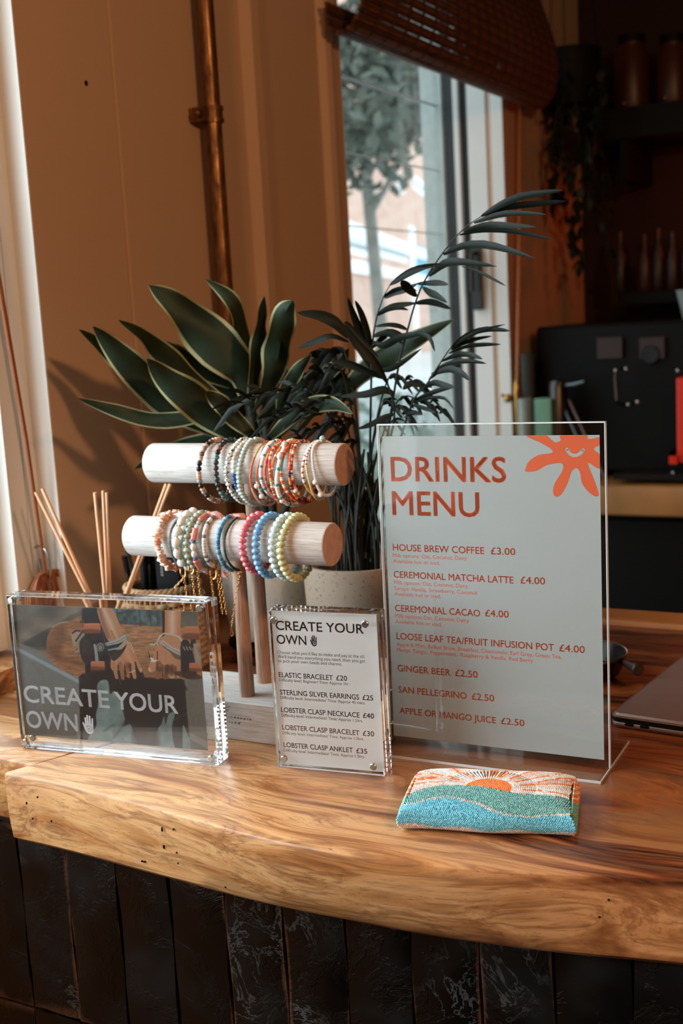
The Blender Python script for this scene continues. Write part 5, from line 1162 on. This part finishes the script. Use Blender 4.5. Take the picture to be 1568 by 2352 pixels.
frond([(850, 1310), (900, 1080), (945, 930), (980, 882), (1008, 838), (1036, 797), (1060, 775)], [1.262, 1.24, 1.22, 1.21, 1.205, 1.2, 1.2], [
 ([(1040, 795), (1070, 775), (1110, 758), (1160, 745)], 1.2, 1.18, 10), ([(1036, 798), (1075, 770), (1120, 757), (1172, 760)], 1.2, 1.18, 18), ([(1036, 803), (1060, 790), (1090, 780), (1130, 772)], 1.2, 1.21, 14),
 ([(1030, 812), (1070, 797), (1110, 792), (1150, 791)], 1.2, 1.2, 12), ([(1015, 830), (1050, 816), (1080, 815), (1108, 825)], 1.205, 1.19, 14), ([(1005, 845), (1040, 832), (1080, 830), (1117, 835)], 1.205, 1.2, 12),
 ([(990, 860), (1030, 848), (1060, 858), (1078, 874)], 1.21, 1.19, 18), ([(985, 872), (1010, 850), (1030, 846), (1060, 838)], 1.21, 1.22, 14), ([(972, 893), (995, 880), (1020, 885), (1046, 890)], 1.21, 1.2, 16),
 ([(950, 920), (985, 905), (1010, 896), (1046, 888)], 1.22, 1.21, 12), ([(950, 925), (985, 915), (1020, 915), (1043, 942)], 1.22, 1.2, 9), ([(945, 930), (965, 935), (980, 940), (1000, 948)], 1.22, 1.2, 10), ([(975, 890), (950, 880), (935, 885), (925, 895)], 1.21, 1.2, 16)])
frond([(830, 1310), (870, 1100), (905, 960), (885, 870), (850, 820), (820, 790), (790, 770)], [1.262, 1.24, 1.22, 1.20, 1.19, 1.185, 1.18], [
 ([(800, 775), (770, 740), (730, 722), (682, 718)], 1.18, 1.15, 30), ([(800, 785), (760, 770), (720, 785), (684, 800)], 1.18, 1.16, 20), ([(868, 820), (830, 780), (800, 745), (790, 742)], 1.19, 1.18, 14),
 ([(890, 880), (860, 830), (820, 790), (790, 745)], 1.19, 1.16, 24), ([(885, 870), (840, 850), (800, 835), (760, 830)], 1.195, 1.17, 24), ([(905, 905), (880, 895), (840, 905), (780, 910)], 1.21, 1.19, 20), ([(905, 950), (880, 960), (850, 975), (820, 985)], 1.22, 1.2, 16)])
# arching lower fronds whose thin leaflets spread over the rods and in front of the wall
rf = random.Random(5)
def arch(tip, Yt, n_l, ln, lwd, drop=60, base=(835, 1300), side=1):
    bx, by = base; c = [(bx, by), (bx+(tip[0]-bx)*.12, by-(by-tip[1])*.62), (bx+(tip[0]-bx)*.45, tip[1]-30), (bx+(tip[0]-bx)*.8, tip[1]-22), tip]
    lf = []
    for i in range(n_l):
        t = .42+.58*i/(n_l-1); k = t*4; j = min(int(k), 3); u = k-j; x = c[j][0]*(1-u)+c[j+1][0]*u; y = c[j][1]*(1-u)+c[j+1][1]*u; Yb = 1.262+(Yt-1.262)*t; d = 1 if tip[0] > bx else -1
        for s_ in (0, 1):
            l2 = ln*rf.uniform(.7, 1.1)*(1-.35*abs(t-.7)); ex = x+d*l2*rf.uniform(.55, .95)+(0 if s_ else -d*l2*.2); ey = y+(drop*rf.uniform(.5, 1.2) if s_ else -drop*rf.uniform(-.3, .45))
            lf.append(([(x, y), ((x*2+ex)/3, (y*2+ey)/3-8-6*s_), ((x+ex*2)/3, (y+ey*2)/3-7), (ex, ey)], Yb, Yb-rf.uniform(-.02, .05), lwd*rf.uniform(.7, 1.2)))
    frond(c, [1.262+(Yt-1.262)*t for t in (0, .25, .5, .8, 1)], lf)
arch((560, 925), 1.13, 9, 120, 11, 60); arch((640, 960), 1.15, 9, 80, 9, 40); arch((700, 950), 1.16, 9, 80, 9, 50)
arch((720, 880), 1.20, 8, 70, 14, 50); arch((770, 900), 1.30, 8, 70, 14, 50); arch((930, 960), 1.22, 7, 60, 10, 40); arch((1010, 950), 1.25, 7, 60, 10, 35)
arch((690, 1010), 1.19, 8, 70, 8, 50); arch((740, 840), 1.31, 8, 60, 18, 40); arch((790, 1000), 1.22, 8, 60, 9, 50); arch((960, 900), 1.30, 7, 60, 10, 30); arch((760, 1080), 1.2, 7, 60, 8, 50); arch((655, 900), 1.28, 8, 60, 15, 40)
mb = MB()
for k in range(46):
    a = rf.random()*6.28; r_ = rf.random()**.5*.030; x = sp_[0]+r_*math.cos(a); y = sp_[1]+r_*math.sin(a)
    mb.tube(catmull([P(x, y, .10), P(x*1.0+rf.uniform(-.008, .008), y, .17), P(x+rf.uniform(-.022, .022), y+rf.uniform(-.02, .02), .22+rf.random()*.05)], 3), .0016, 5)
cs = mb.build('cane_cluster', M['stem'], palm); cs['kind'] = 'stuff'

# ------------------------------------------------------------------ beaded pouch
T_C = Matrix.Translation(P(-.4190, .8262, .0016)) @ Matrix.Rotation(math.atan2(.0365, .1345), 4, 'Z')
PWd, PDp, PHt = .1440, .093, .0225
pouch = empty('beaded_pouch', T_C.translation.copy(), 'small beaded pouch with an orange sunrise over teal and blue waves', 'pouch')
rp = random.Random(77)
def psurf(u, s):
    """u across 0..1, s around the front-top-back profile 0..1 -> local point and normal"""
    e = 1-abs(2*u-1)**5*.22      # narrower at the ends
    hh = PHt*(.92+.08*math.cos((u-.5)*PI))*(1-abs(2*u-1)**9*.14)
    c0 = .0085
    # profile: lower front edge -> front bulge -> top -> back
    pr = [(0.008, 0.0), (0.001, .0035), (-.0012, .010), (.002, .0170), (.012, hh-.0006), (.03, hh+.0010), (.05, hh+.0008), (.07, hh), (.087, hh-.0020), (.0955, .013), (.096, .006)]
    k = s*(len(pr)-1); i = min(int(k), len(pr)-2); t = k-i
    p0, p1, p2, p3 = pr[max(i-1, 0)], pr[i], pr[i+1], pr[min(i+2, len(pr)-1)]
    f = lambda j: .5*((2*p1[j])+(p2[j]-p0[j])*t+(2*p0[j]-5*p1[j]+4*p2[j]-p3[j])*t*t+(3*p1[j]-p0[j]-3*p2[j]+p3[j])*t**3)
    y, z = f(0), f(1)
    xin = .0035*(1-math.cos(0)) ; zc2 = (z/hh-.5)*2; ends = .0045*zc2*zc2
    x = u*PWd; x = PWd/2+(x-PWd/2)*(1-ends/(PWd/2)*1.0)
    # depth taper so the back is a little narrower with rounded corners
    rc = max(0, (y-.080)/.012); x = PWd/2+(x-PWd/2)*(1-.035*min(rc, 1)**2)
    return Vector((x, y+.0015*math.sin(u*9), z))
def pnorm(u, s):
    a = psurf(min(u+.01, 1), s)-psurf(max(u-.01, 0), s); b = psurf(u, min(s+.01, 1))-psurf(u, max(s-.01, 0)); return a.cross(b).normalized()
mb = MB(); nu_, ns_ = 40, 40; vs = [T_C@(psurf(.016+.968*i/nu_, j/ns_)-pnorm(i/nu_, j/ns_)*.0014) for i in range(nu_+1) for j in range(ns_+1)]
fs = [(i*(ns_+1)+j, (i+1)*(ns_+1)+j, (i+1)*(ns_+1)+j+1, i*(ns_+1)+j+1) for i in range(nu_) for j in range(ns_)]
for i in (0, nu_): fs.append(tuple(i*(ns_+1)+j for j in range(ns_+1)))
fs.append(tuple([i*(ns_+1) for i in range(nu_+1)]+[i*(ns_+1)+ns_ for i in range(nu_, -1, -1)])); mb.add(vs, fs); mb.build('lining', simple('teal_lining', '6fa4ac', .8), pouch, recalc=True)
CRM = ['eadccf', 'dfc9b8', 'f0e6dc']; PNK = ['e4bfb6', 'ead0c6']; PLE = ['eeefea', 'dfe2de']; TEA = ['7ab6b2', '88c4c0', '6aa8a6']; BLU = ['72c8e0', '84d6ea', '64bcd6']; ORG = ['f08232', 'ea7628', 'f48e40']
def ef(y, z): return .33*(1 if y > .02 else min(z/.0195, 1))+.67*max(y, 0)/.092
def wave(u, k):
    xs = [[0, .22, .4, .62, .8, 1], [0, .25, .42, .6, .75, 1]][k]; ys = [[.55, .66, .65, .575, .55, .56], [.38, .495, .42, .32, .29, .34]][k]
    return float(np.interp(u, xs, ys))+.008*math.sin(u*16)
def c2l(cx, cy):
    L = 120+(590-cy)*.33; u = (cx-L)/(1450-L); bt = 590+55*u; tpp = 80+60*u*u; e = (bt-cy)/(bt-tpp); return u*PWd, (e-.33)/.67*.092
RAYS = [(c2l(*a), c2l(*b), w_) for a, b, w_ in (((545, 95), (600, 150), 1.0), ((600, 150), (715, 190), 1.0), ((780, 100), (797, 192), 1.3), ((842, 112), (852, 188), 1.1), ((895, 114), (852, 186), 1.1), ((870, 114), (860, 150), 1.1), ((960, 108), (905, 198), 1.3), ((1175, 120), (980, 210), 1.3), ((1380, 146), (1036, 243), 1.2), ((1440, 180), (1200, 245), 1.4), ((1460, 200), (1400, 215), 1.6), ((1450, 245), (1070, 278), 1.1), ((1090, 312), (1230, 316), 1.2), ((1290, 320), (1470, 332), 1.2), ((275, 125), (470, 178), 1.2), ((520, 185), (595, 218), 1.1), ((232, 180), (410, 190), 2.0), ((225, 200), (400, 200), 1.4), ((215, 228), (495, 237), 1.1), ((1465, 170), (1478, 330), 1.4))]
SUNX, SUNY = c2l(825, 296); SR = .0215
def near_ray(x, y):
    for (x0, y0), (x1, y1), w_ in RAYS:
        dx, dy = x1-x0, y1-y0; t = max(0, min(1, ((x-x0)*dx+(y-y0)*dy)/(dx*dx+dy*dy))); 
        if math.hypot(x-x0-t*dx, y-y0-t*dy) < w_*.001: return True
    return False
def s_of_y(u, y):
    a, b = .38, 1.0
    for _ in range(14):
        m = (a+b)/2
        if psurf(u, m).y < y: a = m
        else: b = m
    return (a+b)/2
items = []
def put(u, ss, tgl, pal, r0=.00088, k=1.0):
    p = psurf(u, ss); n_ = pnorm(u, ss); tg = (tgl-n_*tgl.dot(n_)).normalized(); r_ = r0*rp.uniform(.92, 1.12)
    items.append(('lo', align(T_C@(p+n_*.0001), (T_C.to_3x3()@tg), r_), rgb(rp.choice(pal))*rp.uniform(.94, 1.04)))
DU = .00175; nS = 78; nU = int(PWd/DU)
for j in range(nS):
    s_ = j/(nS-1)
    for i in range(nU+1):
        u = (i+.5*(j % 2))/nU+rp.uniform(-.0016, .0016)
        if u > 1 or u < 0: continue
        ss = min(1, max(0, s_+rp.uniform(-.0020, .0020)+.003*math.sin(u*25)))
        p = psurf(u, ss); e = ef(p.y, p.z); 
        if p.y > .091:
            if p.z < .013: put(u, ss, Vector((1, 0, 0)), ORG if near_ray(p.x, .088) and rp.random() < .5 else PLE)
            continue
        if e > wave(u, 0): continue
        zb = .0045+.002*(1-u)+.0012*math.sin(u*21)
        if p.z < zb and p.y < .012: put(u, ss, Vector((1, 0, 0)), CRM)
        elif abs(e-wave(u, 1)) < .011: put(u, ss, Vector((1, .1, 0)), CRM, .00080)
        elif e < wave(u, 1): put(u, ss, Vector((1, rp.uniform(-.15, .15), 0)), BLU)
        else: put(u, ss, Vector((math.cos(rp.uniform(-.8, .8)), math.sin(rp.uniform(-.8, .8)), 0)), TEA)
# sky: beads strung in rays from the sun, the sun itself in rings
def sky(x, y, tg, pal):
    u = x/PWd
    if not (0 <= u <= 1) or not (.003 < y < .0925): return
    if .33+.67*y/.092 <= wave(u, 0): return
    put(u, s_of_y(u, y), tg, pal)
r = .0009
while r < SR:
    n_ = max(1, int(2*PI*r/.00165))
    for i in range(n_):
        a = 2*PI*i/n_; x, y = SUNX+r*math.cos(a), SUNY+r*math.sin(a); sky(x, y, Vector((-math.sin(a), math.cos(a), 0)), ORG)
    r += .00168
for lvl, (r0, n_) in enumerate(((SR+.0004, 80), (SR*2+.001, 80))):
    for i in range(n_):
        a = 2*PI*(i+.5*lvl)/n_; r = r0; kk = (i//2) % 3
        while r < .13:
            x, y = SUNX+r*math.cos(a), SUNY+r*math.sin(a)
            pal = ORG if (r > SR+.003 and near_ray(x, y)) else (PLE if (r < SR+.003 or kk == 0) else (CRM if kk == 1 else PNK))
            sky(x, y, Vector((math.cos(a), math.sin(a), 0)), pal); r += .00162
# beaded end faces
for e_ in (0, 1):
    yy = .004
    while yy < .091:
        pt = psurf(e_, s_of_y(e_, max(yy, .0125))); zt2 = pt.z if yy > .0125 else pt.z*(.6+.4*yy/.0125); zz = zt2-.0008; q_ = 0
        while zz > .0008:
            bx = PWd/2+(1 if e_ else -1)*(PWd/2+.0006-.0045*((zz/zt2-.5)*2)**2-(.0022 if yy > .085 else 0))
            e = .33*min(1, zz/.016)+.67*yy/.092; w0, w1 = wave(e_, 0), wave(e_, 1)
            pal = CRM if zz < .0035 else (BLU if e < w1 else (TEA if e < w0 else (ORG if (int(zz*700)+int(yy*260)) % 3 else CRM)))
            items.append(('lo', align(T_C@Vector((bx, yy, zz)), T_C.to_3x3()@Vector((0, 1, 0)), .00090), rgb(rp.choice(pal)))); zz -= .00165
        yy += .00170
M['pouch_bead'] = attr_mat('glass_seed_beads', .2, Coat_Weight=.3, Coat_Roughness=.05)
o = scatter('beadwork', items, M['pouch_bead'], pouch); o['kind'] = 'stuff'

# ------------------------------------------------------------------ laptop, pan
T_L = Matrix.Translation(P(-.3262, 1.1285, .0006)) @ Matrix.Rotation(.085, 4, 'Z')
T_L = Matrix.Translation(P(-.3275, 1.1275, .0006)) @ Matrix.Rotation(-.10, 4, 'Z')
lap = empty('laptop', T_L.translation.copy(), 'closed pinkish grey metal laptop lying behind the menu holder', 'laptop')
M['alu'] = simple('rose_grey_aluminium', '9a857e', .42, .55, var=.03)
LW, LD = .215, .308
mb = MB(); mb.bbox((0, 0, 0), (LW, LD, .0092), .009, T_L, 6); mb.build('body', M['alu'], lap)
mb = MB(); mb.bbox((.0006, .0006, .0092), (LW-.0006, LD-.0006, .0100), .009, T_L, 6); mb.build('seam', M['black'], lap)
mb = MB(); mb.bbox((0, 0, .0100), (LW, LD, .0150), .009, T_L, 6); mb.build('lid', M['alu'], lap)
for px in (1446.6, 1483):
    q = at(px, 1651+(px-1446.6)*.11, 1.128); loc = T_L.inverted()@q
    mb = MB(); x_ = loc.x
    pr = []
    for k in range(9): a = PI/2+PI*k/8; pr.append((x_-.0034+.0014*math.cos(a), .0052+.0014*math.sin(a)))
    for k in range(9): a = -PI/2+PI*k/8; pr.append((x_+.0034+.0014*math.cos(a), .0052+.0014*math.sin(a)))
    mb.add([T_L@Vector((a, y, b)) for y in (-.0002, .001) for a, b in pr], [tuple(range(18)), tuple(reversed(range(18, 36)))]+[(i, (i+1) % 18, 18+(i+1) % 18, 18+i) for i in range(18)]); mb.build('port', M['black'], lap, smooth=False, recalc=True)
pc = P(-.405, 1.285, 0); pan = empty('steel_bowl', pc, 'dark round steel-rimmed dish with a short dark handle beside the laptop', 'dish')
mb = MB(); mb.lathe([(.001, .0005), (.036, .0005), (.044, .006), (.0525, .028), (.0515, .029), (.043, .0075), (.001, .003)], pc, 44); mb.build('bowl', simple('dark_steel', '26221f', .3, .8), pan)
mb = MB(); mb.tube([pc+Vector((.0522*math.cos(2*PI*k/48), .0522*math.sin(2*PI*k/48), .0288)) for k in range(48)], .0012, 7, closed=True); mb.build('rim', M['steel'], pan)
a = at(1447, 1530, 1.262); mb = MB(); b = at(1466, 1538, 1.245); mb.tube(catmull([pc+Vector((.051, -.010, .024)), a.lerp(b, .3), b], 5), [.0035, .0035, .004, .004, .0045, .005, .0055, .006, .0065, .007, .0055], 12); mb.build('handle', simple('dark_wood_handle', '2a1810', .5), pan)

# ------------------------------------------------------------------ back counter and what stands on it
bc = empty('back_counter', P(.1, 3.0, -CT), 'back bar with a thick wooden top over black cupboards', 'counter')
mb = MB(); slab(mb, list(np.linspace(-1.02, 1.4, 30)), lambda x: 2.735+.006*math.sin(4*x), lambda x: 2.735+.006*math.sin(4*x+1), 3.37, z1=0, z0=-.070); mb.build('worktop', simple('back_worktop_wood', 'b07a42', .45, var=.22, scale=7), bc, recalc=True)
for k in range(5):
    mb = MB(); x0 = -1.01+k*.48; mb.box((x0, 2.80, .06), (x0+.47, 3.36, CT-.071)); cb = mb.build('cupboard', M['black'], bc, smooth=False)
    mb = MB(); mb.box((x0+.01, 2.785, .08), (x0+.46, 2.80, CT-.09)); d_ = mb.build('cupboard_door', M['black'], cb, smooth=False)
# espresso machine
em = empty('espresso_machine', P(-.50, 3.05, 0), 'large black espresso machine filling the back worktop', 'coffee machine')
mb = MB(); mb.bbox((-.995, 2.85, CT+.018), (-.10, 3.30, CT+.375), .015); mb.build('body', M['black'], em)
for x in (-.95, -.15):
    for y in (2.86, 3.26):
        mb = MB(); mb.lathe([(.014, .0002), (.018, .003), (.014, .02)], (x, y, CT), 14); mb.build('foot', M['black'], em)
for px in (1400, 1497):
    q0 = at(px-28, 776, 2.849); q1 = at(px+30, 822, 2.849); mb = MB(); mb.box((q0.x, 2.842, q1.z), (q1.x, 2.85, q0.z)); mb.build('panel', simple('bronze_panel_%d' % px, '33201a', .5), em, smooth=False)
q = at(1492, 815, 2.838); mb = MB(); mb.lathe([(.001, 0), (.020, 0), (.022, .004), (.022, .014)], q, 24, Matrix.Rotation(-PI/2, 4, 'X')); mb.build('gauge', M['black_gloss'], em)
mb = MB(); hp = [at(1438, 848, 2.80), at(1414, 851, 2.79), at(1414, 905, 2.785), at(1420, 926, 2.785), at(1443, 930, 2.79), at(1462, 922, 2.80)]; mb.tube(catmull(hp, 5), .0035, 8); mb.build('steam_arm', simple('dark_chrome', '5c5654', .15, 1), em)
for px, py in ((1414, 851), (1438, 847), (1443, 929), (1557, 851), (1464, 923), (1546, 1086)):
    mb = MB(); mb.ball(at(px, py, 2.784), .0052, 12, 8); mb.build('chrome_stud', M['steel'], em)
mb = MB(); q0 = at(1395, 1075, 2.76); q1 = at(1500, 1095, 2.82); mb.box((-.78, 2.755, CT+.012), (-.50, 2.849, CT+.026)); mb.build('drip_tray', simple('dark_tray', '3a332f', .3, .8), em, smooth=False)
# small things in front of the machine
def tumbler(px, py0, py1, Y, r, mat, lab, name='tumbler', cat='glass', grp=None, taper=.8):
    a = at(px, py1, Y); b = at(px, py0, Y); z0 = max(a.z, CT+.0005); h = b.z-z0; mb = MB(); mb.lathe([(.001, 0), (r*taper, 0), (r, h), (r*.93, h), (r*taper*.9, .006), (.001, .006)], (a.x, Y, z0), 24); o = mb.build(name, mat); tag(o, lab, cat, grp); return o
fog = simple('frosted_plastic', '7f8886', .35); 
tumbler(1216, 812, 1125, 2.817, .022, simple('smoky_plastic_cup', '4c5454', .3), 'tall smoky plastic beaker on the back worktop next to the pull cord', 'beaker', 'cup')
q = at(1246, 962, 2.752); gc = empty('green_carton', (q.x, 2.77, CT), 'pale green carton standing on the back worktop beside the smoky beaker', 'carton')
b = at(1246, 916, 2.752); mb = MB(); mb.bbox((q.x-.022, 2.752, CT+.0005), (q.x+.022, 2.792, b.z), .003); mb.build('body', simple('green_card', '6f9f84', .5), gc)
q = at(1205, 970, 2.745); b = at(1205, 915, 2.745); mb = MB(); mb.lathe([(.001, 0), (.016, 0), (.018, b.z-CT-.001), (.016, b.z-CT-.001), (.001, .004)], (q.x-.002, 2.725+.03, CT+.0005), 24); tag(mb.build('glass_jar', simple('milky_glass', '8f9894', .3)), 'milky glass jar between the pull cord and the green carton', 'jar')
q = at(1272, 880, 2.80)
sc_o = empty('milk_jug', (q.x, 2.79, CT), 'black jug with a pale glint and long spout on the back worktop', 'jug')
mb = MB(); mb.lathe([(.001, .0005), (.024, .0005), (.026, .06), (.022, q.z-CT-.005), (.020, q.z-CT), (.001, q.z-CT)], (q.x+.012, 2.79, CT), 24); mb.ball((q.x+.012, 2.79, q.z), (.022, .018, .012), 16, 8); mb.build('body', simple('dull_pewter', '4c4a48', .3, .9), sc_o)
mb = MB(); mb.tube([(q.x+.03, 2.79, q.z-.006), (q.x+.060, 2.775, q.z-.002), (q.x+.085, 2.77, q.z+.004)], [.007, .006, .004], 10); mb.build('spout', simple('dull_pewter_spout', '5a6062', .3, .9), sc_o)
for k, (p0, p1, c_) in enumerate((((1291, 928), (1306, 962), '5d6a74'), ((1306, 918), (1323, 955), '6b4c48'))):
    a = at(*p0, 2.79); b = at(*p1, 2.775); d = (b-a).normalized(); b = a+d*((CT+.004-a.z)/d.z); mb = MB(); mb.tube([a, b], .0032, 8); tag(mb.build('stirring_stick', simple('stick_'+c_, c_, .35)), ('bluish' if k == 0 else 'reddish')+' stick leaning beside the black jug', 'stick', 'sticks on the back worktop')
q = at(1552, 775, 2.80); b = at(1552, 845, 2.80)
mb = MB(); mb.lathe([(.001, 0), (.006, .0), (.022, q.z-b.z), (.020, q.z-b.z), (.001, .004)], (q.x, 2.90, CT+.3755), 20); tag(mb.build('tasting_glass', simple('pale_glass', '8a9090', .2)), 'pale tapering glass standing on top of the coffee machine', 'glass')
q = at(1563, 960, 2.75); a_ = at(1553, 868, 2.75); b_ = at(1553, 1060, 2.75)
rb = empty('red_lit_thing', (q.x+.04, 2.79, CT), 'red-lit thing, its light painted as bright red, cut by the edge of the picture on the back worktop', 'red_object')  # shape invented for an unidentified red-lit thing
M['red'] = simple('red_lit_surface', 'e82c04', .35, var=.03)  # red light on it is put into this bright base colour
xl = a_.x; mb = MB(); mb.bbox((xl, 2.745, CT+.055), (xl+.16, 2.82, a_.z), .004); mb.build('body', M['red'], rb)
q1 = at(1536, 1038, 2.74); q2 = at(1536, 1066, 2.74); mb = MB(); mb.box((q1.x, 2.738, q1.z-.009), (xl+.16, 2.80, q1.z)); mb.box((q1.x, 2.738, q2.z), (q1.x+.018, 2.80, q1.z)); mb.build('tray', M['red'], rb, smooth=False)
mb = MB(); mb.box((xl+.02, 2.75, CT+.0005), (xl+.15, 2.815, CT+.056)); mb.build('foot', M['black'], rb, smooth=False)

# upper shelves on the back wall
q = at(1400, 322, 3.10); 
sh = empty('wall_shelf', P(-.1, 3.2, q.z-CT), 'thick dark shelf high on the back wall carrying amber jars', 'shelf')
mb = MB(); mb.box((-.93, 3.10, q.z), (1.4, 3.379, q.z+.075)); mb.build('board', M['black'], sh, smooth=False)
for x in (-.85, -.3, .3):
    mb = MB(); mb.box((x, 3.12, q.z-.10), (x+.02, 3.379, q.z)); mb.build('bracket', M['black'], sh, smooth=False)
zt_ = q.z+.0755
mam = simple('amber_glass', '401807', .4)
for k, (px, wd) in enumerate(((1452, .040), (1545, .036))):
    a = at(px, 235, 3.16); o = empty('amber_jar', (a.x, 3.16, zt_), ['squat amber jar on the high shelf, nearer the window', 'second amber jar on the high shelf, at the picture edge'][k], 'jar', 'amber jars on the high shelf')
    hh = at(px, 100, 3.16).z-zt_
    mb = MB(); mb.lathe([(.001, 0), (wd, 0), (wd+.003, .01), (wd+.003, hh*.8), (wd*.8, hh*.92), (wd*.8, hh)], (a.x, 3.16, zt_), 28); mb.build('body', mam, o)
    mb = MB(); mb.lathe([(wd*.86, hh), (wd*.86, hh+.02), (.001, hh+.02)], (a.x, 3.16, zt_), 24); mb.build('lid', M['black'], o)
    mb = MB(); mb.ball((a.x-.01, 3.16-wd-.006, zt_+.012), .005); mb.build('tap', M['brass'], o)
q = at(1450, 672, 3.15); s2 = empty('lower_shelf', (-.1, 3.25, q.z), 'lower dark shelf on the back wall with a row of dim red bottles', 'shelf')
mb = MB(); mb.box((-.86, 3.14, q.z-.03), (1.4, 3.379, q.z)); mb.build('board', M['black'], s2, smooth=False)
for k, px in enumerate((1425, 1481, 1512, 1545, 1580)):
    a = at(px, 640, 3.2); hh = .16-.012*(k % 2); o = tag(MB().lathe([(.001, 0), (.018, 0), (.020, .004), (.020, hh*.55), (.008, hh*.75), (.007, hh), (.001, hh)], (a.x, 3.20, q.z+.0005), 20).build('glass_bottle', simple('dim_red_glass_%d' % k, ['20100a', '3a180c', '28120a', '30150c', '28120a'][k], .4)),
        ['shortest-looking dim bottle, first on the lower shelf from the hanging plant', 'bright-shouldered dim bottle, second from the hanging plant', 'dim bottle, third from the hanging plant', 'dim bottle, fourth from the hanging plant', 'dim bottle, last one towards the picture edge'][k], 'bottle', 'dim bottles on the lower shelf')
# trailing plant hanging in front of the back wall
tp_ = at(1300, 118, 3.02)
tr = empty('trailing_plant', tp_, 'dark trailing houseplant hanging in long strands beside the window pier', 'hanging plant')
mb = MB(); mb.lathe([(.001, -.13), (.055, -.13), (.072, -.06), (.075, .0), (.068, .0), (.001, -.02)], tp_+Vector((.01, 0, 0)), 28); mb.build('pot', M['black'], tr)
for a in (0, 2.1, 4.2):
    mb = MB(); mb.tube([tp_+Vector((.01+.07*math.cos(a), .07*math.sin(a), 0)), (tp_.x+.01, tp_.y, CT+1.75)], .0012, 5); mb.build('hanger', M['black'], tr)
lf_m = leafm('dark_trailing_leaf', '10150e', '1c2317', .45)
mbl = MB(); mb.v = mb.v
base_leaf = MB(); pts_ = [(0, 0), (.35, .42), (.30, .8), (0, 1.25), (-.30, .8), (-.35, .42)]; base_leaf.add([(x, .12*abs(x), -y) for x, y in pts_], [(0, 1, 2, 3), (0, 3, 4, 5)]); lfm = base_leaf.mesh('leaf', lf_m, smooth=False)
rt = random.Random(3); cnt = 0
for k in range(15):
    a = k*2.4; x0 = tp_.x+.01+.06*math.cos(a); y0 = 3.02+.06*math.sin(a); ln = .35+.24*rt.random()
    if x0 < WX+.03: x0 = WX+.035
    pts_ = [Vector((x0+.018*math.sin(j*.8+k)+(.012*j/6), y0+.012*math.cos(j*.7+k), tp_.z-.01-ln*j/9)) for j in range(10)]
    mb = MB(); mb.tube(pts_, .0013, 5); vn = mb.build('vine', lf_m, tr)
    for j in range(1, 10):
        for s_ in range(2):
            p_ = pts_[j].lerp(pts_[j-1], rt.random()); o = obj('leaf', lfm); mw = Matrix.Translation(p_) @ Matrix.Rotation(rt.random()*6.28, 4, 'Z') @ Matrix.Rotation(rt.uniform(-.9, .2), 4, 'X') @ Matrix.Scale(rt.uniform(.022, .036), 4)
            o.parent = vn; o.matrix_parent_inverse = Matrix(); o.matrix_basis = mw; cnt += 1
            # children of a part whose own frame is the world (the vine is unrotated under the plant)
            o.matrix_parent_inverse = (tr.matrix_basis @ vn.matrix_parent_inverse @ vn.matrix_basis).inverted()
